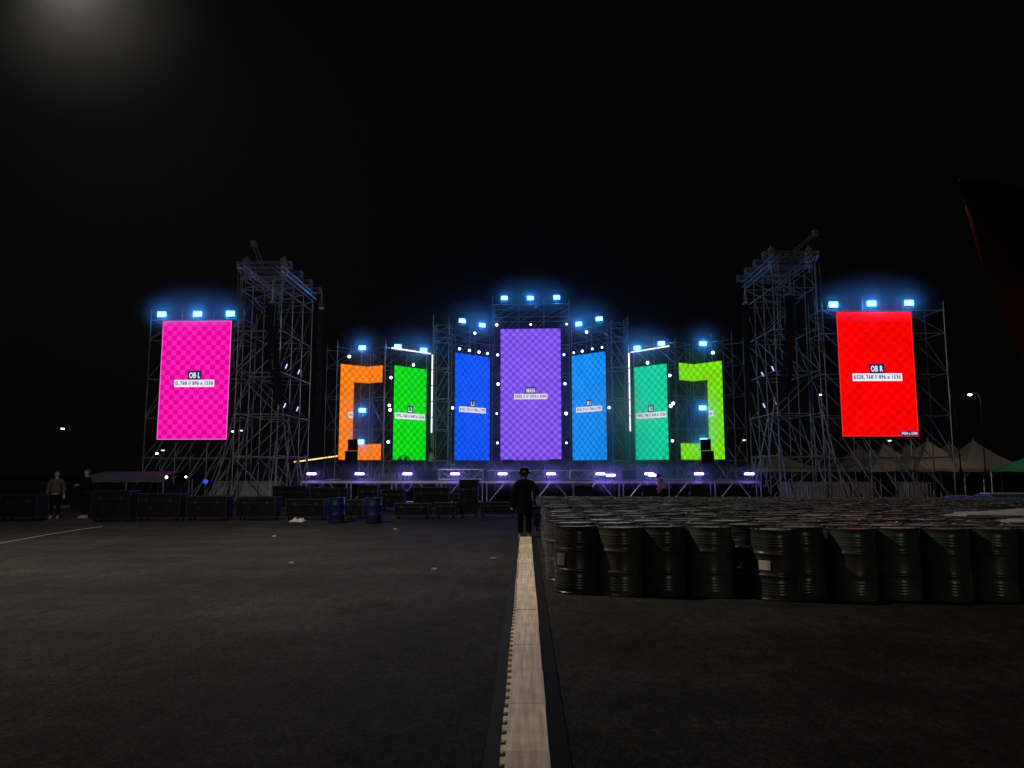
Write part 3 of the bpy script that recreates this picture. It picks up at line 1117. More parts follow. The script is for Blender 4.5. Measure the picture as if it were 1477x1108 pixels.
# violet slivers on the speaker towers
sl = None
for i, (px, py, Y, lb) in enumerate([(413, 528.5, 36.6, 'upper left of four on the left tower'), (431, 536.5, 38.4, 'upper right of four on the left tower'),
                                     (410.6, 585, 36.6, 'lower left of four on the left tower'), (429, 590, 38.4, 'lower right of four on the left tower'),
                                     (1100, 540, 38.4, 'upper left of four on the right tower'), (1114.6, 531.7, 36.6, 'upper right of four on the right tower'),
                                     (1102, 585, 38.4, 'lower left of four on the right tower'), (1118, 580, 36.6, 'lower right of four on the right tower')]):
    p = at(px, py, Y)
    if sl is None:
        sl = thing('led_strip', p, 0, '', 'led strip', 'slim violet LED strips on the speaker towers')
        b = MB()
        b.box((0, .03, 0), (.09, .05, .36), bev=.01)
        b.build('housing', BLACK, sl)
        b = MB()
        b.box((0, 0, 0), (.05, .012, .24))
        b.build('lens', E_SLIVER, sl)
        o = sl
    else:
        o = dup(sl, p)
    o.rotation_euler = (0, math.radians(22 if px < 758 else -22), 0)
    o['label'] = 'slim slanted violet LED strip, ' + lb

# white LED tubes
def led_tube(a, c, label):
    t = thing('led_tube', (a + c) / 2, 0, label, 'led tube', 'white LED tubes outlining the stage')
    d = (c - a)
    b = MB()
    b.tube(a - t.location + d * .03, c - t.location - d * .03, .042, 8)
    b.build('tube', E_TUBE, t)
    b = MB()
    off = Vector((0, .05, 0))
    b.tube(a - t.location + off, c - t.location + off, .03, 6)
    for q in (a, c):
        b.box(q - t.location + off * .5, (.09, .12, .05))
    b.build('holder', BLACK, t)


POS = ['topmost', 'second from top', 'middle', 'second from bottom', 'lowest']
for side, (pt, pb, Y, nm) in {'l': ((623.8, 511), (622.6, 625), 47.4, 'between green and deep blue screens'),
                             'r': ((907, 508.5), (909.8, 623), 46.9, 'between sky blue and teal screens')}.items():
    a, c = at(*pt, Y), at(*pb, Y)
    c.x = a.x
    for i in range(5):
        led_tube(a.lerp(c, i / 5), a.lerp(c, (i + 1) / 5), 'white LED tube, upright line %s, %s of five' % (nm, POS[i]))
for (p0, p1, A, B, nm) in (((563.9, 501.8), (621.7, 510.4), L2A, L2B, 'green'), ((909.8, 508.3), (966.3, 499), R2A, R2B, 'teal')):
    a, c = at(*p0, lineY(A, B, p0[0], -.3)), at(*p1, lineY(A, B, p1[0], -.3))
    for i in range(3):
        led_tube(a.lerp(c, i / 3), a.lerp(c, (i + 1) / 3), 'white LED tube, sloping line over the %s screen, %s of three' % (nm, ['left', 'middle', 'right'][i]))

# ------------------------------------------------------------------ stage
ST = thing('stage', (0, 34.5, 0), 0, 'long low scaffold stage deck with violet lights along its edge', 'stage')
SX0, SX1, SY0, SY1, SZ = -10.3, 10.7, 34.5, 45.6, 1.2
nb = 10
for i in range(nb):
    b = MB()
    x0, x1 = SX0 + (SX1 - SX0) * i / nb, SX0 + (SX1 - SX0) * (i + 1) / nb
    b.box(((x0 + x1) / 2, (SY0 + SY1) / 2, SZ - .05), (x1 - x0 - .012, SY1 - SY0, .1), bev=.01)
    b.build('deck_panel', DECK, ST, world=True)
b = MB()
b.box(((SX0 + SX1) / 2, SY0 - .03, SZ - .09), (SX1 - SX0, .05, .1))
b.build('edge_rail', ALU, ST, world=True)
for j, yy in enumerate((SY0 - .1, SY0 + 2.5, SY0 + 5.5)):
    for i in range(nb + 1):
        x = SX0 + .15 + (SX1 - SX0 - .3) * i / nb
        b = MB()
        for dx in ((-.1, .1) if j == 0 else (0,)):
            b.tube((x + dx, yy, 0.02), (x + dx, yy, SZ - .1), .026, 7)
            b.box((x + dx, yy, .015), (.15, .15, .02))
        b.build('leg', STEEL, ST, world=True)
        if i < nb and j < 2:
            x2 = SX0 + .15 + (SX1 - SX0 - .3) * (i + 1) / nb
            m_ = (x + x2) / 2
            for a in (x, x2):
                b = MB()
                b.tube((a + (.2 if a == x else -.2), yy, 0.22), (m_ + (-.12 if a == x else .12), yy, SZ - .12), .022, 6)
                b.build('brace', STEEL, ST, world=True)
    b = MB()
    b.tube((SX0, yy, .22), (SX1, yy, .22), .024, 6)
    b.build('ledger', STEEL, ST, world=True)
for s, xs in ((-1, (-10.25, -9.9)), (1, (10.3, 10.65))):
    for x in xs:
        b = MB()
        b.tube((x + s * .1, 34.8, SZ), (x + s * .75, 36.2, SZ + 1.15), .035, 7)
        b.build('raker', STEEL, ST, world=True)

# added navy sheet under the deck, its colour standing in for scattered light
b = MB()
n = 160
vs = []
for i in range(n + 1):
    x = SX0 + (SX1 - SX0) * i / n
    yy = SY1 - .4 + .07 * math.sin(i * 1.3) + random.uniform(-.02, .02)
    vs += [(x, yy - 6.2, .02), (x, yy - 6.2, SZ - .1)]
b.add(vs, [(2 * i, 2 * i + 2, 2 * i + 3, 2 * i + 1) for i in range(n)])
GLOWSHEET = mat('underdeck_glow_navy', (0.07, 0.075, 0.16), 0.9, 0, .3, 4)
b.build('glow_sheet', GLOWSHEET, ST, world=True)


def box_truss(label, a, c, size, group='short aluminium trusses lying on the stage'):
    a, c = Vector(a), Vector(c)
    t = thing('truss', a, math.atan2(c.y - a.y, c.x - a.x), label, 'truss', group)
    L_ = (c - a).length
    h = size / 2
    for sy in (-1, 1):
        for sz in (-1, 1):
            b = MB()
            b.tube((0, sy * h, h + sz * h), (L_, sy * h, h + sz * h), .026, 7)
            b.build('chord', ALU, t)
    b = MB()
    n = max(3, int(L_ / size))
    for k in range(n):
        u0, u1 = L_ * k / n, L_ * (k + 1) / n
        for sy in (-1, 1):
            b.tube((u0 if k % 2 else u1, sy * h, 0), (u1 if k % 2 else u0, sy * h, size), .014, 5)
        for sz in (0, 1):
            b.tube((u0, -h, sz * size), (u1, h, sz * size), .014, 5)
    b.build('lacing', ALU, t)
    for u in (0, L_):
        b = MB()
        for sy in (-1, 1):
            b.tube((u, sy * h, 0), (u, sy * h, size), .03, 6)
            b.tube((u, -h, (1 + sy) * h), (u, h, (1 + sy) * h), .03, 6)
        b.build('end_frame', ALU, t)


box_truss('silver box truss lying on the stage below the deep blue screen', gx(634, 36.2, SZ + .03), gx(697, 36.2, SZ + .03), .46)
box_truss('silver box truss lying on the stage below the sky blue screen', gx(822, 36.8, SZ + .03), gx(857, 36.8, SZ + .03), .44)

# riser
rs = thing('riser', gx(778, 38.2, SZ), 0, 'low stage riser with pale front edge in the middle of the stage', 'riser')
x0, x1 = gx(703, 38).x, gx(852, 38).x
b = MB()
b.box(((x0 + x1) / 2, 39.0, SZ + .44), (x1 - x0, 2.0, .07), bev=.01)
b.build('platform', DECK, rs, world=True)
b = MB()
b.box(((x0 + x1) / 2, 37.97, SZ + .44), (x1 - x0, .04, .06))
b.build('edge_rail', ALU, rs, world=True)
for i in range(6):
    for yy in (38.1, 39.9):
        b = MB()
        x = x0 + .1 + (x1 - x0 - .2) * i / 5
        b.tube((x, yy, SZ), (x, yy, SZ + .41), .025, 6)
        b.build('leg', ALU, rs, world=True)


def cabinet(name, label, c, size, rz=0, cat='speaker', group='black speaker cabinets on the stage', grille=True, feet=True):
    """speaker-like cabinet: body with bevelled edges, recessed grille, handles, feet"""
    t = thing(name, c, rz, label, cat, group)
    w, d, h = size
    b = MB()
    b.box((0, 0, h / 2 + .02), (w, d, h), bev=.02)
    b.build('body', BLACK, t)
    b = MB()
    b.box((0, -d / 2 - .008, h / 2 + .02), (w * .88, .016, h * .88), bev=.006)
    b.build('grille', CASE, t)
    b = MB()
    for sx in (-1, 1):
        b.box((sx * (w / 2 + .004), 0, h * .6), (.012, d * .4, .12))
    b.build('handle', STEEL, t)
    b = MB()
    for sx in (-1, 1):
        for sy in (-1, 1):
            b.box((sx * w * .42, sy * d * .42, .01), (.06, .06, .02))
    b.build('feet', RUBBER, t)
    return t


cabinet('speaker', 'black speaker box on the riser below the left corner of the purple screen', gx(733, 38.6, SZ + .48), (.55, .45, .5), cat='speaker')
cabinet('speaker', 'black speaker box on the riser below the right corner of the purple screen', gx(801, 38.6, SZ + .48), (.66, .45, .52))
for px, s, nm in ((507, 1, 'orange'), (1018, -1, 'lime green')):
    for k, (h, w) in enumerate(((.75, .78), (.62, .62), (.56, .5))):
        z = SZ + [0, .78, 1.43][k]
        cabinet('speaker', '%s black speaker of the stack in front of the %s screen' % (['lowest', 'middle', 'topmost'][k], nm), gx(px + (-2, 0, 2)[k] * s, 38.0, z), (w, .6, h), rz=s * .2)
cabinet('speaker', 'wide black stage monitor beside the standing man, below the green screen', gx(614, 36.0, SZ), (.75, .5, .4))
cabinet('speaker', 'wide black stage monitor next to the man in grey, right of his feet', gx(629, 37.5, SZ), (.5, .5, .42))
cabinet('speaker', 'dark stage monitor below the left edge of the teal screen', gx(905, 36.2, SZ), (.66, .5, .42))
cabinet('speaker', 'tall black subwoofer under the deck edge below the teal screen', gx(935, 34.0, 0), (.68, .6, .98))
cabinet('speaker', 'tall black subwoofer under the deck edge below the lime screen', gx(1001, 34.0, 0), (.62, .6, 1.02))
cabinet('speaker', 'tall black subwoofer under the stage below the sky blue screen', gx(840, 34.0, 0), (.8, .6, .95))

# stage fan on a stand
fn = thing('stage_fan', gx(583, 36.6, SZ), 0, 'round black stage fan on a stand in front of the green screen', 'fan')
b = MB()
for r in (.13, .2, .27, .32):
    for k in range(24):
        a, c = 2 * PI * k / 24, 2 * PI * (k + 1) / 24
        b.tube((r * math.cos(a), -.1, .82 + r * math.sin(a)), (r * math.cos(c), -.1, .82 + r * math.sin(c)), .008, 4)
for k in range(16):
    a = 2 * PI * k / 16
    b.tube((.05 * math.cos(a), -.11, .82 + .05 * math.sin(a)), (.33 * math.cos(a), -.06, .82 + .33 * math.sin(a)), .006, 4)
b.lathe([(.34, -.08), (.36, 0), (.34, .12), (.33, .12), (.34, 0), (.33, -.08)], 28, c=(0, 0, .82), axis='Y', cap=False)
b.build('cage', BLACK, fn)
b = MB()
for k in range(5):
    a = 2 * PI * k / 5
    u, v = Vector((math.cos(a), 0, math.sin(a))), Vector((-math.sin(a), 0, math.cos(a)))
    c = Vector((0, 0, .82))
    b.poly_prism([c + u * .05 - v * .03 + Vector((0, -.03, 0)), c + u * .29 - v * .1 + Vector((0, -.03, 0)), c + u * .3 + v * .06 + Vector((0, .03, 0)), c + u * .05 + v * .04 + Vector((0, .02, 0))], (0, .012, 0))
b.lathe([(.05, -.06), (.07, 0), (.09, .2), (.06, .26)], 16, c=(0, 0, .82), axis='Y')
b.build('blades', BLACK, fn)
b = MB()
b.tube((0, .1, 0), (0, .1, .7), .03, 8)
b.path([(-.38, .1, .82), (-.38, .1, .42), (.38, .1, .42), (.38, .1, .82)], .018, 6)
for k in range(3):
    a = 2 * PI * k / 3 + .5
    b.tube((0, .1, .25), (.35 * math.cos(a), .1 + .35 * math.sin(a), .01), .02, 6)
b.build('stand', BLACK, fn)

# low clamp rail of small brackets behind the stage edge
rl = thing('clamp_rail', gx(566, 35.6, SZ), 0, 'low rail of small pale clamps standing behind the stage edge', 'rail')
xa, xb = gx(541, 35.6).x, gx(593, 35.6).x
b = MB()
b.tube((xa, 35.6, SZ + .36), (xb, 35.6, SZ + .36), .014, 6)
b.build('rail', BLACK, rl, world=True)
for k in range(11):
    x = xa + (xb - xa) * (k + random.uniform(.1, .6)) / 11
    b = MB()
    b.tube((x, 35.55, SZ), (x, 35.55, SZ + .34), .016, 6)
    b.box((x + .02, 35.53, SZ + .2), (.07, .05, .05))
    b.build('clamp', ALU, rl, world=True)

# pale panels leaning on the stage below the teal screen
for i, px in enumerate((908.0, 912.0)):
    pn = thing('board', gx(px, 38.5 + .15 * i, SZ), .3, 'narrow pale board standing on the stage left of the teal screen, %s one' % ['left', 'right'][i], 'board', 'pale boards standing on the stage')
    b = MB()
    b.box((0, 0, .42), (.13 + .05 * i, .03, .82), rot=(-.08, .1, 0), bev=.004)
    b.build('panel', TANKPLASTIC, pn)
    b = MB()
    for z in (.1, .42, .74):
        b.box((0, -.03, z), (.14, .02, .03), rot=(-.08, .1, 0))
    b.build('batten', ALU, pn)


# crumpled cloth generator (closed, with depth)
def cloth(name, label, cat, c, size, m, h=.06, seed=0, group=None, edge=.0):
    rnd = random.Random(seed)
    n = 22
    b = MB()
    ph = [rnd.uniform(0, 6.28) for _ in range(8)]
    fr = [rnd.uniform(2, 7) for _ in range(8)]
    top, bot = [], []
    for j in range(n + 1):
        for i in range(n + 1):
            u, v = i / n * 2 - 1, j / n * 2 - 1
            sh = 1 + .18 * math.sin(3 * math.atan2(v, u + 1e-6) + ph[0]) + .08 * math.sin(7 * math.atan2(v, u + 1e-6) + ph[1])
            x, y_ = u * size[0] / 2 * sh, v * size[1] / 2 * sh
            k = .5 + .25 * math.sin(fr[2] * u + ph[2] + 1.5 * v) + .25 * math.sin(fr[3] * v * 1.5 + ph[3] - 2 * u) + .22 * math.sin(fr[4] * (u + v) * 1.7 + ph[4])
            e = max(0.0, 1 - max(abs(u), abs(v)) ** 6)
            z = .012 + h * max(0, k) * (.25 + .75 * e) + rnd.uniform(0, h * .12)
            top.append((x, y_, z))
            bot.append((x, y_, .004))
    N_ = (n + 1) * (n + 1)
    fs = []
    for j in range(n):
        for i in range(n):
            a = j * (n + 1) + i
            fs.append((a, a + 1, a + n + 2, a + n + 1))
            fs.append((a + N_, a + n + 1 + N_, a + n + 2 + N_, a + 1 + N_))
    rim = [i for i in range(n + 1)] + [(j) * (n + 1) + n for j in range(1, n + 1)] + [n * (n + 1) + i for i in range(n - 1, -1, -1)] + [j * (n + 1) for j in range(n - 1, 0, -1)]
    for a, c2 in zip(rim, rim[1:] + rim[:1]):
        fs.append((c2, a, a + N_, c2 + N_))
    b.add(top + bot, fs)
    o = b.build(name, m, smooth=True)
    o.location = c
    return tag(o, label, cat, group)


cloth('towel', 'white crumpled towel on the riser below the purple screen', 'towel', gx(757, 38.3, SZ + .48), (.42, .3), WHITECLOTH, .16, 3)
cloth('cloth', 'pale cloth lying on the stage floor at the left end of the stage', 'cloth', gx(481, 35.2, SZ), (.6, .3), WHITECLOTH, .05, 4)
cloth('plastic_sheet', 'white plastic sheet lying on the asphalt by the flight cases', 'sheet', gx(433, 24.2, 0), (.4, .5), WHITECLOTH, .1, 5)

# ------------------------------------------------------------------ flight cases in front of the stage
def flight_case(label, px0, px1, ytop, ybot, depth=.6, group='black flight cases parked before the stage', rz=0.0):
    Y = 1.6 * 1080 / (ybot - 680)
    w = (px1 - px0) / 1080 * Y
    h = (ybot - ytop) / 1080 * Y
    t = thing('flight_case', gx((px0 + px1) / 2, Y + depth / 2, 0), rz, label, 'flight case', group)
    cz = .13
    hh = h - cz
    b = MB()
    b.box((0, 0, cz + hh / 2), (w, depth, hh), bev=.012)
    b.build('body', CASE, t)
    b = MB()
    e = .022
    for sx in (-1, 1):
        for sy in (-1, 1):
            b.box((sx * (w / 2 - .004), sy * (depth / 2 - .004), cz + hh / 2), (e, e, hh + .006))
        for z in (cz, cz + hh):
            b.box((sx * (w / 2 - .003), 0, z), (e, depth + .004, e))
    for sy in (-1, 1):
        for z in (cz, cz + hh, cz + hh * .72):
            b.box((0, sy * (depth / 2 - .002), z), (w + .008, e, e if z != cz + hh * .72 else e * .8))
    b.build('edge_trim', TRIM, t)
    for sx in (-1, 1):
        b = MB()
        b.box((sx * w * .28, -depth / 2 - .012, cz + hh * .72), (.09, .02, .1), bev=.006)
        b.build('latch', TRIM, t)
        b = MB()
        b.box((sx * w * .2, -depth / 2 - .006, cz + hh * .4), (.15, .014, .11), bev=.004)
        b.tube((sx * w * .2 - .05, -depth / 2 - .02, cz + hh * .41), (sx * w * .2 + .05, -depth / 2 - .02, cz + hh * .41), .01, 6)
        b.build('handle', BLACK, t)
        for sy in (-1, 1):
            b = MB()
            b.lathe([(.02, -.024), (.055, -.022), (.06, -.012), (.06, .012), (.055, .022), (.02, .024)], 14, c=(sx * (w / 2 - .1), sy * (depth / 2 - .1), .061), axis='X')
            b.box((sx * (w / 2 - .1), sy * (depth / 2 - .1), .118), (.09, .1, .016))
            b.build('caster', RUBBER, t)
    return t


flight_case('low dark flight case at the far left end of the row', 8, 62, 714, 752)
flight_case('dark flight case to the right of the pair of people standing far left', 140, 196, 708, 753)
flight_case('long dark flight case under the left half of the magenta screen', 206, 268, 712, 752)
flight_case('dark flight case under the right half of the magenta screen', 276, 334, 716, 751.5)
flight_case('dark flight case in front of the tall left tower', 348, 404, 717, 750.5)
flight_case('black flight case left of the blue plastic barrels', 418, 474, 720, 750)
flight_case('small black flight case between the two blue plastic barrels', 502, 528, 721, 749)
flight_case('black flight case right of the blue plastic barrels', 572, 622, 726, 748)
flight_case('black flight case left of the tall rack case', 630, 660, 725, 747.5)
flight_case('tall black rack case in front of the deep blue screen', 664, 691, 692, 746)
flight_case('long low black flight case left of the person in the hat', 694, 744, 724, 746)
flight_case('black flight case right of the person in the hat, next to the drums', 769, 786, 730, 764)
flight_case('closed black flight case behind the one beside the drums', 765, 783, 722, 752)

for lb, a, c, top in (('black case in the back row under the deck, left end', 398, 446, 701), ('wide black case in the back row behind the left barrel', 452, 505, 704),
                       ('black case in the back row below the orange screen', 520, 548, 700), ('black case in the back row behind the right barrel', 553, 586, 706),
                       ('black case in the back row below the green screen', 599, 650, 703), ('low black case in the back row by the rack case', 655, 688, 712),
                       ('black case under the right end of the deck', 1022, 1062, 700), ('black case at the foot of the right tower', 1068, 1098, 703)):
    flight_case(lb, a, c, top, 735.5 if a < 900 else 729, group='black cases in the back row under the deck')

# blue barrels
def blue_barrel(label, px, ybot):
    Y = 1.6 * 1080 / (ybot - 680)
    t = thing('plastic_barrel', gx(px, Y + .25, 0), 0, label, 'barrel', 'blue plastic barrels by the flight cases')
    r = .255
    b = MB()
    b.lathe([(r * .9, 0.0), (r * .98, .02), (r, .06), (r, .22), (r * 1.03, .24), (r * 1.03, .27), (r, .29), (r, .52), (r * 1.03, .54), (r * 1.03, .57), (r, .59), (r, .72), (r * .97, .75)], 32)
    b.build('body', PLASTICBLUE, t, smooth=True)
    b = MB()
    b.lathe([(r * 1.04, .735), (r * 1.05, .75), (r * 1.04, .785), (r * .94, .79), (r * .92, .77)], 32)
    b.build('lid', PLASTICBLUE, t, smooth=True)


blue_barrel('blue plastic barrel nearest the left flight cases, left of the pair', 487.5, 754)
blue_barrel('blue plastic barrel in front of the stage, right of the pair', 540.5, 754.5)

# ------------------------------------------------------------------ steel drums
R_, H_ = 0.286, 0.885


def drum_profile():
    p = [(R_ * .97, 0.0), (R_ * 1.01, .006), (R_ * 1.01, .022), (R_ * .985, .03)]
    def corr(z0, z1, n, a):
        out = []
        for k in range(n * 4 + 1):
            z = z0 + (z1 - z0) * k / (n * 4)
            out.append((R_ * .985 + a * (.5 - .5 * math.cos(2 * PI * k / 4)), z))
        return out
    p += corr(.06, .24, 5, .0055)
    p += [(R_ * .985, .275), (R_ * .99, .288), (R_ * 1.03, .30), (R_ * 1.035, .31), (R_ * 1.03, .32), (R_ * .99, .332), (R_ * .985, .345)]
    p += [(R_ * .985, .55), (R_ * .99, .56), (R_ * 1.03, .572), (R_ * 1.035, .582), (R_ * 1.03, .592), (R_ * .99, .604), (R_ * .985, .62)]
    p += corr(.66, .80, 4, .005)
    p += [(R_ * .985, .85), (R_ * 1.0, .862), (R_ * 1.015, .868), (R_ * 1.015, .882), (R_ * 1.0, .886), (R_ * .985, .884), (R_ * .98, .87)]
    return p


def drum_parts(parent=None, single=False, seed=0):
    rr = random.Random(seed * 7 + 3)
    dents = [(rr.uniform(0, 6.28), rr.uniform(.1, .8), rr.uniform(.006, .02), rr.uniform(.05, .12)) for _ in range(7)]
    oval = rr.uniform(0, .012)

    def dent(b):
        for v in b.v:
            r = math.hypot(v.x, v.y)
            if r < R_ * .9:
                continue
            a = math.atan2(v.y, v.x)
            k = 1 + oval * math.cos(2 * a)
            for a0, z0, dp, sz in dents:
                da = math.atan2(math.sin(a - a0), math.cos(a - a0)) * R_
                k -= dp / R_ * math.exp(-(da * da + (v.z - z0) ** 2) / (sz * sz))
            v.x *= k
            v.y *= k
    body = MB()
    body.lathe(drum_profile(), 36, cap=False)
    dent(body)
    lid = MB()
    lid.lathe([(R_ * .98, .868), (R_ * .93, .864), (R_ * .9, .868), (R_ * .6, .866), (R_ * .57, .870), (.002, .869)], 36, cap=False)
    b1 = MB()
    b1.lathe([(.038, .866), (.038, .876), (.03, .88), (.012, .88), (.010, .885), (.001, .885)], 12, c=(.19, 0, 0), cap=False)
    b2 = MB()
    b2.lathe([(.02, .866), (.02, .874), (.008, .878), (.001, .878)], 10, c=(-.19, 0, 0), cap=False)
    if single:
        m = MB()
        for q, mi in ((body, 0), (lid, 1), (b1, 1), (b2, 1)):
            m.add(q.v, q.f, mi)
        return m.build('steel_drum', [DRUM, LID], smooth=True)
    body.build('body', DRUM, parent, smooth=True)
    ld = lid.build('lid', LID, parent, smooth=True)
    b1.build('bung', ALU, ld, smooth=True)
    b2.build('bung', BLACK, ld, smooth=True)


rnd = random.Random(5)
SPX = .574
ROWS = 21
X0 = 0.63
spots = []
for r in range(ROWS):
    y0 = 10.27 + r * .574
    xm = (1477 - 758) / 1080 * (y0 + .3) + .35
    c = 0
    x = X0 + rnd.uniform(-.05, .06) + (.0 if r % 2 == 0 else .04)
    while x < xm:
        dy = -.45 * min(1, max(0, (x - .7) / 4.2))
        spots.append((r, c, x + rnd.uniform(-.012, .012), y0 + dy + rnd.uniform(-.045, .045) * (1.5 if r == 0 else 1), rnd.uniform(0, 6.28)))
        x += SPX + rnd.uniform(0, .025)
        c += 1
spots[0] = (0, 0, spots[1][2] - .578, 10.3, .5)
# one drum of the front row stands forward of its neighbours
fwd = min((s for s in spots if s[0] == 0), key=lambda s: abs(s[2] - (1113 - 758) / 1080 * 9.7))
spots[spots.index(fwd)] = (0, fwd[1], (1112 - 758) / 1080 * 9.72, 9.84, fwd[4])
front_n = max(s[1] for s in spots if s[0] == 0) + 1
GRP = 'steel drums packed in a field before the stage'
NP = 4
protos = []
for k in range(NP):
    p = thing('steel_drum', (0, 0, 0), 0, '', 'drum', GRP)
    drum_parts(p, seed=k)
    protos.append([p, False])
single = drum_parts(single=True, seed=9)
tag(single, '', 'drum', GRP)
su = False
ROWN = ['front row', 'second row', 'third row', 'fourth row']
count = 0
rest = MB()
FRONT = []
for r, c, x, y_, a in spots:
    loc = (x, y_, 0)
    if count >= 300:
        # beyond three hundred: the farthest ones as one mass
        for v_, f_, mi in ((single.data, None, 0),):
            M = Matrix.Rotation(a, 3, 'Z')
            rest.add([M @ v.co + Vector(loc) for v in single.data.vertices], [list(p.vertices) for p in single.data.polygons], 0)
            rest.m[-len(single.data.polygons):] = [p.material_index for p in single.data.polygons]
        continue
    count += 1
    if r < 4:
        if c == 0:
            lb = 'black steel drum at the walkway end of the drum field, %s' % ROWN[r]
        elif r == 0 and (r, c) == (fwd[0], fwd[1]):
            lb = 'black steel drum with pale sticker, standing forward of the front row'
        else:
            lb = 'black ribbed steel drum in the %s, %s from the walkway end' % (ROWN[r], ORD[c])
        q = protos[count % NP] if random.random() < .7 else random.choice(protos)
        tilt = (rnd.uniform(-.012, .012), rnd.uniform(-.012, .012), a)
        if not q[1]:
            q[1] = True
            o = q[0]
            o.location = loc
            o.rotation_euler = tilt
            o['label'] = lb
        else:
            o = dup(q[0], loc, rot=tilt, label=lb)
        o.scale = (1, 1, rnd.uniform(.985, 1.012))
        if r == 0: FRONT.append(o)
    else:
        lb = 'black steel drum packed behind the front four rows, only its lid showing'
        if not su:
            su = True
            single.location = loc
            single.rotation_euler = (0, 0, a)
            single['label'] = lb
        else:
            o = single.copy()
            COL.objects.link(o)
            o.location = loc
            o.rotation_euler = (rnd.uniform(-.015, .015), rnd.uniform(-.015, .015), a)
            o.scale = (1, 1, rnd.uniform(.98, 1.015))
            o['label'] = lb
if rest.v:
    o = rest.build('steel_drums', [DRUM, LID], smooth=True, fix=False)
    tag(o, 'farthest rows of black steel drums massed before the stage', 'drums', None, 'stuff')


def sticker(parent, phi, z0, z1, wid, m=LABELMAT):
    b = MB()
    n = 6
    rr = R_ * .985 + .004
    a0 = phi - parent.rotation_euler.z
    vs = []
    for k in range(n + 1):
        t = a0 + wid * (k / n - .5)
        vs += [(rr * math.cos(t), rr * math.sin(t), z0), (rr * math.cos(t), rr * math.sin(t), z1)]
    b.add(vs, [(2 * k, 2 * k + 2, 2 * k + 3, 2 * k + 1) for k in range(n)])
    return b.build('sticker', m, parent, fix=False)


for o in FRONT:
    if 'sticker' in o['label']:
        sticker(o, math.radians(-110 - 25), .38, .50, .55)
        sticker(o, math.radians(-85), .36, .52, .45, mat('drum_faded_label', (.05, .045, .045), .7, 0, .3, 9))
sticker(FRONT[0], math.radians(-140), .37, .53, .5, mat('drum_green_label', (.11, .12, .05), .6, 0, .3, 9))

# white plastic sheet and pale board on the drums, blue tarp bundles at the far edge
cloth('plastic_sheet', 'crumpled white plastic sheet draped over the drums at the right edge', 'sheet', (8.6, 12.6, H_ + .002), (3.0, .8), WHITECLOTH, .075, 9)
cloth('plastic_sheet', 'flat pale sheet lying on the drum lids nearest the right edge', 'sheet', (7.5, 10.9, H_ + .002), (1.4, .45), WHITECLOTH, .03, 12)


def tarp_pile(label, px0, px1, Y, z, h, rim):
    x0, x1 = gx(px0, Y).x, gx(px1, Y).x
    t = thing('tarp_bundle', ((x0 + x1) / 2, Y, z), 0, label, 'tarp', 'blue tarpaulin bundles behind the drums')
    b = MB()
    n = 30
    prof = [(-.45, 0), (-.5, h * .4), (-.45, h * .85), (-.3, h), (.3, h), (.45, h * .8), (.5, h * .3), (.45, 0)]
    vs = []
    rr = random.Random(int(px0))
    for i in range(n + 1):
        x = (x0 - x1) / 2 + (x1 - x0) * i / n
        for y_, z_ in prof:
            vs.append((x, y_ + rr.uniform(-.03, .03), max(0, z_ + rr.uniform(-.02, .02) * (z_ > 0))))
    m = len(prof)
    fs = [(i * m + k, i * m + k + 1, (i + 1) * m + k + 1, (i + 1) * m + k) for i in range(n) for k in range(m - 1)]
    fs += [[i * m + m - 1, i * m, (i + 1) * m, (i + 1) * m + m - 1] for i in range(n)]
    fs += [list(range(m)), [n * m + k for k in range(m)][::-1]]
    b.add(vs, fs)
    b.build('tarpaulin', TARPBLUE, t, smooth=True)
    if rim:
        b = MB()
        b.box((0, -.1, h + .02), (x1 - x0, .5, .05), bev=.015)
        b.build('pale_fold', WHITECLOTH, t)
    # what carries it: a low crate stack
    b = MB()
    for k in range(3):
        b.box((0, 0, -z + (k + .5) * z / 3), (x1 - x0 - .1, .8, z / 3 - .02), bev=.02)
    b.build('crate_base', WOOD, t)


tarp_pile('long blue tarpaulin bundle with pale top fold behind the drums at right', 1403, 1520, 23.6, .74, .16, True)
tarp_pile('short blue tarpaulin bundle behind the drums, left of the long one', 1361, 1386, 23.6, .72, .13, False)

# ------------------------------------------------------------------ ballast tanks at the tower feet
def tank(label, px, Y, rz=0):
    t = thing('water_tank', gx(px, Y, 0), rz, label, 'water tank', 'caged water tanks weighting the towers')
    b = MB()
    b.box((0, 0, .62), (.96, .92, .9), bev=.08)
    b.lathe([(.09, 1.06), (.09, 1.1), (.02, 1.11)], 14)
    b.build('tank', TANKPLASTIC, t)
    b = MB()
    for k in range(7):
        x = -.5 + k / 6
        for s in (-1, 1):
            b.tube((x, s * .49, .16), (x, s * .49, 1.1), .012, 5)
            b.tube((s * .51, x * .96, .16), (s * .51, x * .96, 1.1), .012, 5)
    for k in range(5):
        z = .17 + .93 * k / 4
        for s in (-1, 1):
            b.tube((-.51, s * .49, z), (.51, s * .49, z), .012, 5)
            b.tube((s * .51, -.49, z), (s * .51, .49, z), .012, 5)
    b.build('cage', STEEL, t)
    b = MB()
    for x in (-.45, 0, .45):
        b.box((x, 0, .05), (.12, 1.0, .1))
    b.box((0, 0, .125), (1.05, 1.02, .04))
    b.build('pallet', WOOD, t)


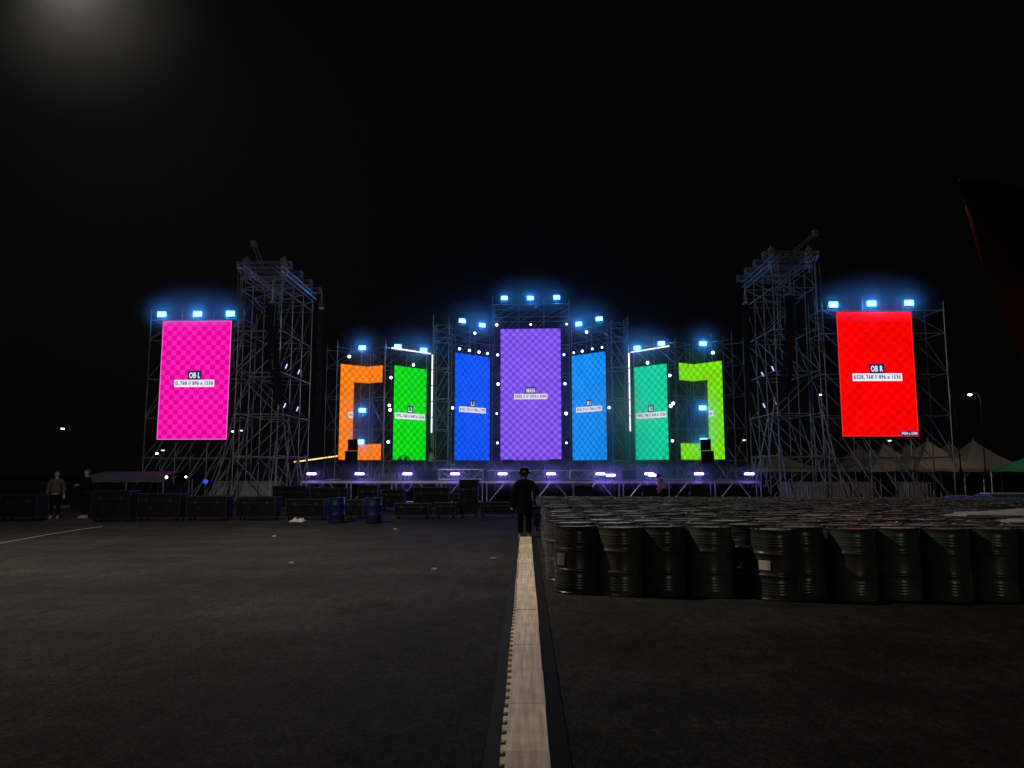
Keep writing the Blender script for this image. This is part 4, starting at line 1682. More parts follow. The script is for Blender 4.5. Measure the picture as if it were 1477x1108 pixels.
for px, Y, lb in ((362, 38.2, 'front left foot of the left tower'), (390, 38.4, 'front right foot of the left tower'), (330, 38.5, 'foot of the magenta screen scaffold'),
                  (1140, 35.3, 'front foot of the right tower, left of a pair'), (1168, 35.2, 'front foot of the right tower, right of a pair'),
                  (1200, 35.4, 'left foot of the red screen scaffold'), (1232, 35.4, 'second foot of the red screen scaffold'), (1308, 35.4, 'right foot of the red screen scaffold')):
    tank('caged white water tank at the ' + lb, px, Y + .1)

# ------------------------------------------------------------------ tents
def pagoda(label, px, ypeak, Y, half, m, eave=1.75, valance=.16):
    t = thing('pagoda_tent', gx(px, Y, 0), 0.06, label, 'tent', 'peaked tents beyond the red screen')
    zp = 1.6 + (680 - ypeak) / 1080 * Y
    b = MB()
    n = 9
    rings = []
    seg = 8
    for k in range(n + 1):
        f = k / n
        w = half * (1 - f) + .05 * f
        z = eave + (zp - eave) * (f ** 1.55 * .72 + f * .28)
        ring = []
        for s in range(4):
            c0 = [(-1, -1), (1, -1), (1, 1), (-1, 1)][s]
            c1 = [(-1, -1), (1, -1), (1, 1), (-1, 1)][(s + 1) % 4]
            for q in range(seg):
                u = q / seg
                sag = 1 - .05 * math.sin(PI * u) * (1 - f)
                ring.append(((c0[0] + (c1[0] - c0[0]) * u) * w * sag, (c0[1] + (c1[1] - c0[1]) * u) * w * sag, z - .04 * math.sin(PI * u) * math.sin(PI * f)))
        rings.append(ring)
    vs = [p for r in rings for p in r]
    m_ = 4 * seg
    fs = [(k * m_ + i, k * m_ + (i + 1) % m_, (k + 1) * m_ + (i + 1) % m_, (k + 1) * m_ + i) for k in range(n) for i in range(m_)]
    fs.append([n * m_ + i for i in range(m_)])
    b.add(vs, fs)
    b.tube((0, 0, zp - .05), (0, 0, zp + .18), .04, 6)
    b.build('canopy', m, t, smooth=True)
    b = MB()
    ring0 = rings[0]
    vs = [p for p in ring0] + [(x * 1.003, y_ * 1.003, z - valance - .03 * math.sin(i * PI / 2)) for i, (x, y_, z) in enumerate(ring0)]
    b.add(vs, [(i, (i + 1) % m_, (i + 1) % m_ + m_, i + m_) for i in range(m_)])
    b.build('valance', m, t)
    for sx in (-1, 1):
        for sy in (-1, 1):
            b = MB()
            b.tube((sx * half * .97, sy * half * .97, 0), (sx * half * .97, sy * half * .97, eave), .035, 7)
            b.tube((sx * half * .97, sy * half * .97, eave - .5), (sx * half * .75, sy * half * .97, eave - .05), .02, 5)
            b.build('leg', ALU, t)


pagoda('tallest pale peaked tent right of the red screen', 1395, 637, 44.0, 1.95, TENT)
pagoda('pale peaked tent second from right, half behind the tallest', 1361, 641, 49.0, 2.0, TENT)
pagoda('pale peaked tent just under the right corner of the red screen', 1331, 637, 44.0, 1.95, TENT)
pagoda('pale peaked tent under the middle of the red screen', 1300, 641, 49.0, 1.9, TENT)
pagoda('pale peaked tent under the left half of the red screen', 1268, 641, 46.0, 1.9, TENT)
pagoda('dim peaked tent left of the red screen foot', 1232, 648, 52.0, 2.2, TENT)
pagoda('low grey tent behind the right tower', 1117, 657, 50.0, 2.4, TENT)
pagoda('green tent cut off at the right edge', 1492, 650, 40.0, 1.75, GREENTENT)

# pale awning at far left
aw = thing('awning', gx(178, 33.0, 0), 0.0, 'low grey flat awning beside the magenta screen at far left', 'awning')
x0, x1 = gx(124, 33).x, gx(238, 33).x
zt, zb_ = 1.6 - 4.5 / 1080 * 33, 1.6 - 15 / 1080 * 33
b = MB()
n = 20
vs = []
for i in range(n + 1):
    x = x0 + (x1 - x0) * i / n
    sag = .03 * math.sin(PI * i / n * 4) ** 2
    vs += [(x, 33, zb_ - sag), (x, 33, zt - .05), (x, 34.4, zt + .12 + sag * .5), (x, 36, zt)]
b.add(vs, [(4 * i + k, 4 * i + 4 + k, 4 * i + 5 + k, 4 * i + 1 + k) for i in range(n) for k in range(3)])
b.build('canopy', GREYTENT, aw, world=True)
for x in (x0 + .1, (x0 + x1) / 2, x1 - .1):
    for yy in (33.05, 35.95):
        b = MB()
        b.tube((x, yy, 0), (x, yy, zb_ + .1), .03, 6)
        b.build('leg', ALU, aw, world=True)

# dark container bodies far left, behind the cases
def container(label, px0, px1, Y, h, d=2.4):
    x0, x1 = gx(px0, Y).x, gx(px1, Y).x
    t = thing('generator', ((x0 + x1) / 2, Y + d / 2, 0), 0, label, 'generator', 'dark power generators at far left')
    w = x1 - x0
    b = MB()
    b.box((0, 0, h / 2 + .1), (w, d, h - .2), bev=.04)
    b.build('body', BLACK, t)
    b = MB()
    for k in range(9):
        b.box((-w * .42 + k * .09, -d / 2 - .01, h * .55), (.05, .03, h * .5))
    b.build('grille', CASE, t)
    b = MB()
    b.box((w * .2, -d / 2 - .012, h * .52), (w * .3, .03, h * .62), bev=.01)
    b.tube((w * .1, -d / 2 - .04, h * .55), (w * .16, -d / 2 - .04, h * .55), .02, 6)
    b.build('door', CASE, t)
    b = MB()
    b.box((0, 0, .06), (w * .9, d * .9, .12))
    b.build('skid', STEEL, t)


container('dark generator box at the far left edge of the yard', -40, 58, 31, 1.15)
container('dark generator box behind the grey awning', 142, 236, 36.6, 1.1, 1.4)
container('dark generator box behind the left tower feet', 262, 330, 43.0, 1.2, 1.6)

# ------------------------------------------------------------------ lamps far off
def street_lamp(label, px, py, Y, m, r=.16, arm=.8, name='street_lamp', group='lamps in the distance'):
    p = at(px, py, Y)
    t = thing(name, (p.x + arm, p.y + .3, 0), 0, label, 'street lamp', group)
    b = MB()
    b.tube((p.x + arm, p.y + .3, 0), (p.x + arm, p.y + .3, p.z - .2), .035, 8, r2=.02)
    b.path([(p.x + arm, p.y + .3, p.z - .2), (p.x + arm * .8, p.y + .25, p.z + .12), (p.x, p.y + .12, p.z + .14)], .04, 6)
    b.build('pole', BLACK, t, world=True)
    b = MB()
    b.box((p.x, p.y + .05, p.z + .1), (r * 3.2, .4, .12), bev=.03)
    b.build('lamp_head', BLACK, t, world=True)
    b = MB()
    b.lathe([(.001, -r * .55), (r * .7, -r * .4), (r, 0), (r * .9, r * .2), (.001, r * .25)], 14, c=(p.x, p.y, p.z), cap=False)
    b.build('lens', m, t, world=True, smooth=True)


street_lamp('lone white street lamp to the right of the red screen', 1399, 569.5, 40, E_STREET, .095, arm=.7)
sl_ = bpy.data.lights.new('street_lamp_light', 'POINT')
sl_.energy = 60
sl_.color = (1.0, .84, .68)
sl_.shadow_soft_size = .1
so_ = bpy.data.objects.new('street_lamp_light', sl_)
COL.objects.link(so_)
par = [o for o in COL.objects if o.get('label', '').startswith('lone white street lamp')][0]
so_.parent = par
so_.location = at(1399, 569.5, 40) - Vector((0, 0, .06)) - par.location
street_lamp('white lamp seen through the right tower scaffolding', 1183.5, 569.5, 85, E_STREET, .17)
street_lamp('warm orange street lamp alone at far left', 90.5, 618.5, 95, E_WARM, .2)
street_lamp('cool white lamp just below the magenta screen', 225.6, 654, 80, E_COOL, .18)
street_lamp('reddish lamp just right of the foot of the magenta screen', 336, 622.3, 80, E_RED, .15)
street_lamp('dim street lamp head right of the lime screen', 1073, 634.6, 90, E_DIM, .24)
street_lamp('dim street lamp head below the middle of the red screen', 1283, 635.5, 90, E_DIM, .24)
street_lamp('dim street lamp head right of the reddish lamp', 347, 621, 82, E_DIM, .25)
street_lamp('dim street lamp head under the magenta screen, near its left corner', 235, 649.5, 82, E_DIM, .2)


def work_lamp(label, px, py, Y, m, r=.07):
    p = at(px, py, Y)
    t = thing('work_lamp', (p.x, p.y, 0), 0, label, 'work lamp', 'small work lamps at the foot of the left tower')
    b = MB()
    b.tube((p.x, p.y + .08, .1), (p.x, p.y + .08, p.z), .018, 6)
    for k in range(3):
        a = 2 * PI * k / 3
        b.tube((p.x, p.y + .08, .45), (p.x + .35 * math.cos(a), p.y + .08 + .35 * math.sin(a), 0.01), .014, 5)
    b.build('tripod', BLACK, t, world=True)
    b = MB()
    b.box((p.x, p.y + .06, p.z), (r * 2.6, .1, r * 2.4), bev=.02)
    b.build('housing', BLACK, t, world=True)
    b = MB()
    b.lathe([(.001, -.012), (r, 0), (r, .02), (.001, .02)], 14, c=(p.x, p.y, p.z), axis='Y', cap=False)
    b.build('lens', m, t, world=True, smooth=True)


work_lamp('bright warm white work lamp on a tripod under the magenta screen', 240, 688.6, 34, E_WARM, .06)
work_lamp('small white work lamp on a tripod right of the brighter one', 268, 688, 34, E_COOL, .04)
work_lamp('small blue work lamp on a tripod under the magenta screen', 296.5, 694.5, 34, E_BLUE, .11)

# string of warm lights on the horizon
sg = thing('light_string', at(455, 661, 120), 0, 'string of warm lights on the dark horizon left of the stage', 'string lights')
a, c = at(424, 665.5, 120), at(500, 655, 120)
b = MB()
b.tube(a, c, .03, 5)
for k in (0, 1):
    q = a.lerp(c, k)
    b.tube((q.x, q.y, 0), q, .06, 6)
b.build('cable', BLACK, sg, world=True)
for k in range(30):
    q = a.lerp(c, (k + .5) / 30)
    b = MB()
    b.lathe([(.001, -.14), (.1, -.08), (.12, 0), (.08, .08), (.001, .1)], 8, c=q - Vector((0, 0, .1)), cap=False)
    b.build('bulb', E_STRING, sg, world=True)

# thin bare mast right of the red screen
ms = MB()
p = gx(1372, 42)
ms.tube((p.x + .2, p.y, 0), (p.x, p.y, 1.6 + 92 / 1080 * 42), .045, 8, r2=.03)
ms.box((p.x + .2, p.y, .02), (.4, .4, .04))
tag(ms.build('mast', BLACK), 'thin bare metal mast between the tents right of the red screen', 'mast')

# red flag leaning in at the right edge
fg = thing('flag', (6.9, 8.6, 0), 0, 'dark feather flag with a dull red lower band, leaning in at upper right edge', 'flag')
Yf = 8.6
top = [at(1386, 262, Yf), at(1412, 262, Yf), at(1445, 268, Yf), at(1490, 280, Yf), at(1560, 300, Yf)]
bot = [at(1392, 300, Yf), at(1412, 358, Yf), at(1434, 428, Yf), at(1470, 515, Yf), at(1530, 640, Yf)]
b = MB()
n = 28
def lerpl(L_, f):
    f *= len(L_) - 1
    i = min(int(f), len(L_) - 2)
    return L_[i].lerp(L_[i + 1], f - i)
vs = []
m_ = 8
for k in range(n + 1):
    f = k / n
    for q in range(m_ + 1):
        p = lerpl(top, f).lerp(lerpl(bot, f), q / m_)
        p.y += .02 * math.sin(f * 9 + q * .6) + .012 * math.sin(q * 1.7)
        vs.append(p)
b_mi = []
N_ = len(vs)
vs2 = vs + [v + Vector((0, .012, 0)) for v in vs]
fs = []
for k in range(n):
    for q in range(m_):
        i = k * (m_ + 1) + q
        b_mi += [1 if q < 4 else 0] * 2
        fs.append((i, i + 1, i + m_ + 2, i + m_ + 1))
        fs.append((i + N_, i + m_ + 1 + N_, i + m_ + 2 + N_, i + 1 + N_))
b.add(vs2, fs)
b.m = b_mi
b.build('cloth', [REDCLOTH, DARKCLOTH], fg, world=True, smooth=True, fix=False)
b = MB()
pts = [Vector((8.9, Yf, 0))] + [v + Vector((.0, .03, .03)) for v in reversed(top)]
b.path(pts, .02, 7)
b.build('pole', BLACK, fg, world=True)

# the yard lamp whose head hangs just above the picture's upper left
LP = Vector((-8.3, 12.2, 10.75))
yl = thing('street_lamp', (-11.6, 12.2, 0), 0, 'tall street lamp at upper left, its head just above the frame', 'street lamp')
b = MB()
b.tube((-11.6, 12.2, 0), (-11.6, 12.2, 10.4), .1, 10, r2=.06)
b.path([(-11.6, 12.2, 10.4), (-11.2, 12.2, 10.9), (-9.8, 12.2, 11.05), (-8.5, 12.2, 10.98)], .045, 8)
b.build('pole', STEEL, yl, world=True)
b = MB()
b.box(LP + Vector((0, 0, .17)), (.8, .32, .14), bev=.05)
b.build('lamp_head', BLACK, yl, world=True)
b = MB()
b.box(LP + Vector((0, 0, .085)), (.6, .24, .02))
b.build('lens', emit('yard_lamp_glow', (1.0, .93, .82), 40), yl, world=True)
ld = bpy.data.lights.new('yard_lamp_light', 'SPOT')
ld.energy = 6200
ld.color = (1.0, .93, .82)
ld.spot_size = math.radians(168)
ld.spot_blend = 1.0
ld.shadow_soft_size = .15
lo = bpy.data.objects.new('yard_lamp_light', ld)
COL.objects.link(lo)
lo.location = LP
lo.parent = yl
lo.location = LP - yl.location
lo.rotation_euler = Vector((4, 6.5, -10.5)).to_track_quat('-Z', 'Y').to_euler()

yl2 = dup(yl, (9.5, -9.0, -6.0), math.radians(205), label='street lamp standing behind the viewer, out of the picture')
for ch in list(yl2.children):
    if ch.type == 'LIGHT':
        ch.data = ch.data.copy()
        ch.data.energy = 2600
        ch.rotation_euler = Vector((0, 0, -1)).to_track_quat('-Z', 'Y').to_euler()
        ch.data.spot_size = math.radians(179)
        ch.data.spot_blend = .5
        ch.data.color = (1.0, .95, .88)

# ------------------------------------------------------------------ rope, litter
b = MB()
pts = []
for k in range(25):
    f = k / 24
    px = -40 + 188 * f
    py = 792 - (792 - 759.5) * f - 3.0 * math.sin(PI * f) * .6
    q = atz(px, py, 0.012)
    pts.append(q + Vector((random.uniform(-.02, .02), random.uniform(-.02, .02), 0)))
b.path(pts, .012, 6)
o = b.build('rope', ROPE)
tag(o, 'pale rope lying across the asphalt at far left', 'rope')
for i, (px, py, lb) in enumerate(((627, 822.5, 'left of the cable ramp, nearest the camera'), (712, 806.5, 'close beside the cable ramp'), (570, 764, 'before the flight case right of the blue barrels'),
                                  (395, 774.5, 'before the black flight case left of the barrels'), (420, 813.5, 'alone on the open asphalt at left'))):
    cloth('litter', 'small white scrap of paper on the ground, ' + lb, 'litter', atz(px, py, .002), (.09, .07), PAPER, .03, 20 + i, 'paper scraps on the asphalt')


# ------------------------------------------------------------------ people
def skin_mesh(name, J, E, m, parent, sub=2, smooth=True, root=0):
    """J: list of (pos, rx, ry); one continuous surface grown around a skeleton"""
    me = bpy.data.meshes.new(name)
    me.from_pydata([j[0] for j in J], E, [])
    o = bpy.data.objects.new(name, me)
    COL.objects.link(o)
    md = o.modifiers.new('skin', 'SKIN')
    md.use_smooth_shade = True
    for v, j in zip(me.skin_vertices[0].data, J):
        v.radius = (j[1], j[2])
    me.skin_vertices[0].data[root].use_root = True
    sb = o.modifiers.new('sub', 'SUBSURF')
    sb.levels = sub
    sb.render_levels = sub
    dg = bpy.context.evaluated_depsgraph_get()
    nm = bpy.data.meshes.new_from_object(o.evaluated_get(dg))
    bpy.data.objects.remove(o)
    bpy.data.meshes.remove(me)
    nm.materials.clear()
    nm.materials.append(m)
    nm.name = name
    nm.polygons.foreach_set('use_smooth', [True] * len(nm.polygons))
    q = bpy.data.objects.new(name, nm)
    COL.objects.link(q)
    q.parent = parent
    return q


def person(label, loc, rz, scale, top_m, leg_m, arms, hat=None, long_coat=False, lean=0.0, shoe=SHOE, group=None, vest=None, bag=False):
    t = thing('person', loc, rz, label, 'person', group)
    t.scale = (scale, scale, scale)
    V = Vector
    def L(p):   # lean forward about the hips
        p = V(p)
        if lean and p.z > .95:
            d = p - V((0, 0, .95))
            d = Matrix.Rotation(-lean, 3, 'X') @ d
            return V((0, 0, .95)) + d
        return p
    J, Ed, ix = [], [], {}
    def j(n, p, r, r2=None, par=None):
        ix[n] = len(J)
        J.append((L(p), r, r2 or r))
        if par: Ed.append((ix[par], ix[n]))
    j('pel', (0, 0, .96), .10, .08)
    j('spi', (0, .0, 1.14), .10, .075, 'pel')
    j('che', (0, .0, 1.32), .11, .075, 'spi')
    j('nck', (0, -.005, 1.455), .055, .055, 'che')
    j('hd0', (0, .015, 1.54), .068, .075, 'nck')
    j('hd1', (0, .02, 1.61), .078, .09, 'hd0')
    j('hd2', (0, .01, 1.68), .062, .07, 'hd1')
    j('nose', (0, .118, 1.585), .012, .012, 'hd1')
    for s, n in ((-1, 'l'), (1, 'r')):
        j('ear' + n, (s * .083, .005, 1.59), .012, .018, 'hd1')
        j('hip' + n, (s * .09, 0, .88), .075, .075, 'pel')
        j('kne' + n, (s * .10, .02, .49), .058, .06, 'hip' + n)
        j('ank' + n, (s * .105, -.01, .09), .036, .04, 'kne' + n)
        j('toe' + n, (s * .125, .15, .035), .035, .028, 'ank' + n)
        sh = V((s * .185, 0, 1.385))
        j('sho' + n, sh, .05, .048, 'che')
        el, wr = arms[n]
        j('elb' + n, el, .036, .036, 'sho' + n)
        j('wri' + n, wr, .026, .028, 'elb' + n)
        d = (V(wr) - V(el)).normalized()
        pm = V(wr) + d * .06
        j('plm' + n, pm, .034, .02, 'wri' + n)
        side = d.cross(V((0, 1, 0)) if abs(d.y) < .8 else V((0, 0, 1))).normalized()
        curl = d.cross(side).normalized() * (1 if d.z < .3 else -1)
        for k, (o_, ln) in enumerate(((-.03, .055), (-.01, .066), (.01, .062), (.03, .05))):
            p1 = pm + side * o_ + d * .035
            p2 = p1 + d * ln * .55 + curl * .008
            p3 = p2 + d * ln * .4 + curl * .028
            j('f%s%da' % (n, k), p1, .0105, .0105, 'plm' + n)
            j('f%s%db' % (n, k), p2, .0095, .0095, 'f%s%da' % (n, k))
            j('f%s%dc' % (n, k), p3, .008, .008, 'f%s%db' % (n, k))
        th = pm - side * .04 * s + curl * .015
        j('t%sa' % n, th, .012, .012, 'plm' + n)
        j('t%sb' % n, th + d * .04 - side * .012 * s + curl * .012, .0095, .0095, 't%sa' % n)
    skin_mesh('body', J, Ed, SKIN, t, 2)
    # eyes and mouth: small marks on the face
    b = MB()
    for s in (-1, 1):
        c = L((s * .032, .094, 1.605))
        b.lathe([(.001, -.01), (.011, -.006), (.013, 0), (.011, .006), (.001, .01)], 8, c=c, cap=False)
    b.build('eyes', HAIR, t, smooth=True)
    # top garment
    K, Ke, kx = [], [], {}
    def k_(n, p, r, r2=None, par=None, raw=False):
        kx[n] = len(K)
        K.append((L(p) if not raw else V(p), r, r2 or r))
        if par: Ke.append((kx[par], kx[n]))
    low = .56 if long_coat else .92
    wd = 1.25 if long_coat else 1.0
    k_('spi', (0, 0, 1.14), .165 * wd, .135 * wd)
    k_('che', (0, 0, 1.31), .185 * wd, .14 * wd, 'spi')
    k_('col', (0, -.005, 1.43), .09, .08, 'che')
    if long_coat: k_('col2', (0, -.005, 1.5), .085, .085, 'col')
    k_('mid', (0, 0, (low + 1.14) / 2), .17 * wd, .14 * wd, 'spi')
    k_('hem', (0, 0, low + .08), .175 * wd, .14 * wd, 'mid')
    k_('hem2', (0, 0, low), .175 * wd, .145 * wd, 'hem')
    for s, n in ((-1, 'l'), (1, 'r')):
        k_('sho' + n, (s * .19, 0, 1.375), .09 * wd, .085 * wd, 'che')
        el, wr = arms[n]
        k_('elb' + n, el, .068 * wd, .068 * wd, 'sho' + n)
        k_('wri' + n, V(el).lerp(V(wr), .93), .05, .05, 'elb' + n)
    skin_mesh('jacket' if long_coat else 'shirt', K, Ke, top_m, t, 2)
    # trousers
    K, Ke, kx = [], [], {}
    k_('pel', (0, 0, .97), .15, .12)
    for s, n in ((-1, 'l'), (1, 'r')):
        k_('hip' + n, (s * .09, 0, .86), .115, .115, 'pel')
        k_('kne' + n, (s * .105, .018, .49), .082, .085, 'hip' + n)
        k_('ank' + n, (s * .108, -.005, .11), .072, .078, 'kne' + n)
    skin_mesh('trousers', K, Ke, leg_m, t, 2)
    for s in (-1, 1):
        b = MB()
        b.lathe([(.001, 0), (.04, .0), (.047, .015), (.045, .05), (.035, .08), (.001, .095)], 14, c=(0, 0, 0), cap=False)
        b.v = [V((v.x * 1.05 + s * .115, v.y * 2.7 + .06, v.z * (1.0 if v.y < .01 else .8))) for v in b.v]
        b.build('shoe', shoe, t, smooth=True)
    # hair cap
    b = MB()
    hc = L((0, -.005, 1.625))
    b.lathe([(.097, -.06), (.103, -.01), (.1, .04), (.08, .08), (.045, .105), (.001, .112)], 18, c=(0, 0, 0), cap=False)
    b.v = [hc + V((v.x * .95, v.y * 1.05 - .012, v.z if v.y < .02 else max(v.z, .0))) for v in b.v]
    b.build('hair', HAIR, t, smooth=True)
    if hat:
        b = MB()
        hz = L((0, .005, 1.655))
        b.lathe([(.1, .0), (.16, -.04), (.165, -.035), (.118, .01), (.115, .07), (.085, .105), (.04, .118), (.001, .12)], 26, c=hz, cap=False)
        b.build('hat', hat, t, smooth=True)
    if vest:
        K, Ke, kx = [], [], {}
        k_('a', (0, 0, 1.05), .165, .135)
        k_('b', (0, 0, 1.2), .17, .137, 'a')
        k_('c', (0, 0, 1.34), .186, .14, 'b')
        skin_mesh('vest', K, Ke, vest, t, 2)
    return t


hang = {'l': ((-.24, -.03, 1.10), (-.27, .05, .86)), 'r': ((.24, -.03, 1.10), (.27, .05, .86))}
photo = {'l': ((-.27, -.02, 1.10), (-.30, .03, .86)), 'r': ((.29, .02, 1.16), (.17, .24, 1.33))}
folded = {'l': ((-.23, .06, 1.12), (.02, .27, 1.14)), 'r': ((.23, .06, 1.12), (-.02, .30, 1.17))}
stoop = {'l': ((-.23, .12, 1.12), (-.12, .32, .98)), 'r': ((.23, .12, 1.12), (.12, .34, 1.0))}
pp = gx(756.5, 18.35, 0)
person('person in dark coat and brimmed hat seen from behind at the ramp end', pp, 0, .955, FABRIC, FABRIC, photo, hat=FABRIC, long_coat=True)
# shoulder bag at the left hip and a phone held up
bgo = thing('shoulder_bag', pp + Vector((-.27, 0, .72)), 0, 'dark shoulder bag at the left hip of the person in the hat', 'bag')
b = MB()
b.box((0, 0, .17), (.15, .3, .34), bev=.05)
b.build('body', FABRIC, bgo, smooth=False)
b = MB()
b.path([(0, -.13, .32), (.08, -.14, .52), (.2, -.05, .66), (.2, .07, .64), (.08, .12, .5), (0, .13, .32)], .014, 6)
b.build('strap', FABRIC, bgo)
ph_ = thing('phone', pp + Vector((.165, .31, 1.33)), 0, 'mobile phone held up by the person in the hat', 'phone')
b = MB()
b.box((0, 0, .02), (.075, .01, .15), bev=.004)
b.build('case', BLACK, ph_)
b = MB()
b.box((0, -.0065, .02), (.066, .003, .138))
b.build('screen', emit('phone_glow', (.3, .3, .5), .25), ph_)
person('man in grey shirt with folded arms standing on the stage by the green screen', gx(622, 43.0, SZ), math.radians(-75), 1.0, GREYSHIRT, FABRIC, folded, group=None)
person('stooping person in dark top painted as pink-lit, standing before the stage under the teal screen', gx(957, 32.6, 0), math.radians(60), .92, PINKLITSHIRT, FABRIC, stoop, lean=.55)
person('person in orange safety vest standing behind the far left cases', gx(234, 38.6, 0), math.radians(170), 1.03, FABRIC, FABRIC, hang, vest=ORANGE)
person('person in pale shirt standing at far left, left of a darker figure', gx(80, 25.5, 0), math.radians(200), .94, PALESHIRT, FABRIC, hang)
person('person in dark clothes standing at far left beside the pale shirted one', gx(124, 25.8, 0), math.radians(150), .98, FABRIC, FABRIC, folded)

# ------------------------------------------------------------------ air
def air_mat(name, dens, col=(.92, .95, 1.0), g_=.5):
    m = bpy.data.materials.new(name)
    m.use_nodes = True
    nt = m.node_tree
    nt.nodes.clear()
    out = nt.nodes.new('ShaderNodeOutputMaterial')
    pv = nt.nodes.new('ShaderNodeVolumePrincipled')
    pv.inputs['Color'].default_value = (*col, 1)
    pv.inputs['Density'].default_value = dens
    pv.inputs['Anisotropy'].default_value = g_
    nt.links.new(pv.outputs[0], out.inputs['Volume'])
    return m


hz = MB()
hz.box((0, 143, 8.3), (500, 360, 18.6))
tag(hz.build('haze', air_mat('haze_air', 0.00016)), 'thin night haze over the whole yard', kind='stuff')


def smoke(label, c, rad, dens, g_=.6, rough=0.0, seed=1, power=1.6):
    """a soft-edged puff: unit ball stretched to rad, densest in the middle, fading to nothing at its edge"""
    b = MB()
    n, k_ = 20, 12
    vs = [(math.sin(PI * k / k_) * math.cos(2 * PI * i / n), math.sin(PI * k / k_) * math.sin(2 * PI * i / n), math.cos(PI * k / k_)) for k in range(1, k_) for i in range(n)]
    fs = [(k * n + i, k * n + (i + 1) % n, (k + 1) * n + (i + 1) % n, (k + 1) * n + i) for k in range(k_ - 2) for i in range(n)]
    vs += [(0, 0, 1), (0, 0, -1)]
    t_, u_ = len(vs) - 2, len(vs) - 1
    fs += [(t_, (i + 1) % n, i) for i in range(n)] + [(u_, (k_ - 2) * n + i, (k_ - 2) * n + (i + 1) % n) for i in range(n)]
    b.add(vs, fs)
    m = air_mat('smoke_air', dens, g_=g_)
    nt = m.node_tree
    N, L = nt.nodes, nt.links
    pv = [q for q in N if q.type == 'PRINCIPLED_VOLUME'][0]
    tc = N.new('ShaderNodeTexCoord')
    dt = N.new('ShaderNodeVectorMath')
    dt.operation = 'DOT_PRODUCT'
    L.new(tc.outputs['Object'], dt.inputs[0])
    L.new(tc.outputs['Object'], dt.inputs[1])
    def m2(op, a, c2, clamp=False):
        q = N.new('ShaderNodeMath')
        q.operation = op
        q.use_clamp = clamp
        for i, v in enumerate((a, c2)):
            if isinstance(v, (int, float)):
                q.inputs[i].default_value = v
            else:
                L.new(v, q.inputs[i])
        return q.outputs[0]
    d = m2('POWER', m2('SUBTRACT', 1.0, dt.outputs['Value'], True), power)
    if rough:
        nz = N.new('ShaderNodeTexNoise')
        nz.inputs['Scale'].default_value = 1.7
        nz.inputs['Detail'].default_value = 2
        mp = N.new('ShaderNodeMapping')
        mp.inputs['Location'].default_value = (seed * 3.7, seed * 1.3, seed * 2.1)
        L.new(tc.outputs['Object'], mp.inputs['Vector'])
        L.new(mp.outputs['Vector'], nz.inputs['Vector'])
        d = m2('MULTIPLY', d, m2('POWER', m2('MULTIPLY', nz.outputs['Fac'], 1.9), rough))
    L.new(m2('MULTIPLY', d, dens), pv.inputs['Density'])
    o = b.build('smoke', m)
    o.location = c
    o.scale = rad
    tag(o, label, kind='stuff')


SM = .36  # density of the puffs added so the floodlights show halos
smoke('smoke added to give a halo to the floodlights above the magenta screen', at(284, 449, 37.2), (3.5, 1.6, 1.7), SM)
smoke('smoke added to give a halo to the floodlights above the red screen', at(1257, 434, 35.9), (3.6, 1.6, 1.7), SM)
smoke('smoke added to give a halo to the topmost floodlights over the purple screen', at(765, 427, 51.0), (3.6, 1.6, 1.9), SM)
smoke('smoke added to give a halo to the floodlights above the deep blue screen', at(681, 464, 49.4), (2.4, 1.6, 1.7), SM)
smoke('smoke added to give a halo to the floodlights above the sky blue screen', at(850, 462, 48.9), (2.4, 1.6, 1.7), SM)
smoke('smoke added to give a halo to the floodlights above the green screen', at(590, 500, 48.2), (2.7, 1.6, 1.7), SM)
smoke('smoke added to give a halo to the floodlights above the teal screen', at(937, 497, 47.4), (2.7, 1.6, 1.7), SM)
smoke('smoke added to give a halo to the floodlight above the orange screen', at(522, 500, 47.0), (1.8, 1.5, 1.7), SM * .9)
smoke('smoke added to give a halo to the floodlight above the lime screen', at(1014, 494, 46.2), (1.9, 1.5, 1.8), SM)
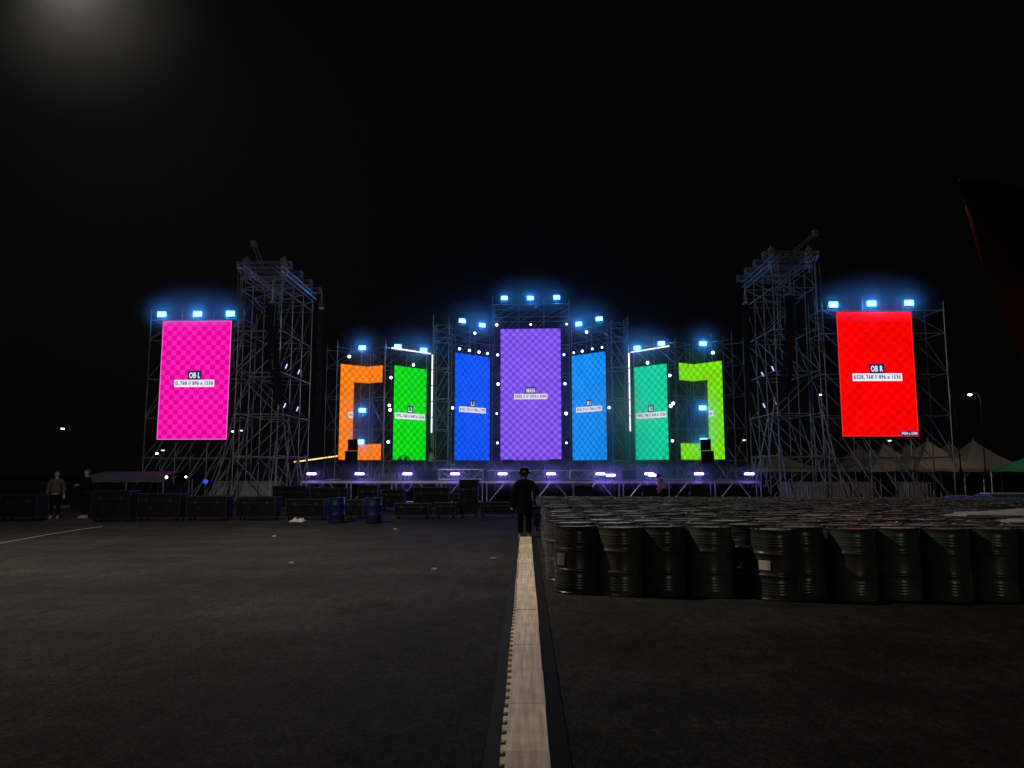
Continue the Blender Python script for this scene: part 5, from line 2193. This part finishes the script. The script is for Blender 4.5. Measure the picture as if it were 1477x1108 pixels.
smoke('smoke added for lamp halos in the opening of the orange screen', at(522, 606, 47.0), (1.8, 1.5, 3.2), SM * .7)
smoke('smoke added for lamp halos in the opening of the lime screen', at(1011, 606, 46.2), (2.0, 1.5, 3.4), SM * .85)
smoke('low smoke added to give halos to the violet lights of the stage edge', (0.2, 34.6, 1.4), (14.5, 1.2, .95), .32)  # added puff that makes the violet bars show a halo
smoke('broad thin smoke over the middle of the stage', (0.2, 46.8, 4.5), (14.5, 6.5, 10.5), .022, power=1.2)
smoke('bluish smoke cloud drifting round the teal screen', (7.4, 46.0, 5.0), (4.8, 3.4, 5.6), .05, rough=1.6, seed=12)
smoke('tall bluish smoke cloud between the sky blue and teal screens', (6.05, 46.2, 4.2), (2.3, 2.6, 5.2), .13, rough=1.4, seed=3)
smoke('mist added to stand in for lens glare round the street lamp at upper left', (-8.5, 12.2, 10.9), (3.4, 3.1, 3.1), .0013, g_=.3)  # added mist ball in place of the lamp's lens glare

# ------------------------------------------------------------------ world, camera, render
w = bpy.data.worlds.new('World')
scene.world = w
w.use_nodes = True
bg = w.node_tree.nodes['Background']
bg.inputs['Color'].default_value = (0.0008, 0.0008, 0.0008, 1)
bg.inputs['Strength'].default_value = 1.0

cd = bpy.data.cameras.new('camera')
cd.sensor_width = 36.0
cd.sensor_fit = 'HORIZONTAL'
cd.lens = F * 36.0 / 1477.0
cd.clip_start = 0.05
cd.clip_end = 1500
co = bpy.data.objects.new('camera', cd)
COL.objects.link(co)
co.location = CAM
co.rotation_euler = ROT.to_euler()
scene.camera = co

scene.render.engine = 'CYCLES'
cy = scene.cycles
cy.use_denoising = True
try:
    cy.denoiser = 'OPENIMAGEDENOISE'
except Exception:
    pass
cy.max_bounces = 5
cy.diffuse_bounces = 2
cy.glossy_bounces = 2
cy.volume_bounces = 0
cy.sample_clamp_indirect = 2.0
cy.caustics_reflective = False
cy.caustics_refractive = False
cy.use_light_tree = True
cy.sample_clamp_direct = 12.0
vs_ = scene.view_settings
vs_.view_transform = 'Standard'
vs_.look = 'None'
vs_.exposure = 0
vs_.gamma = 1
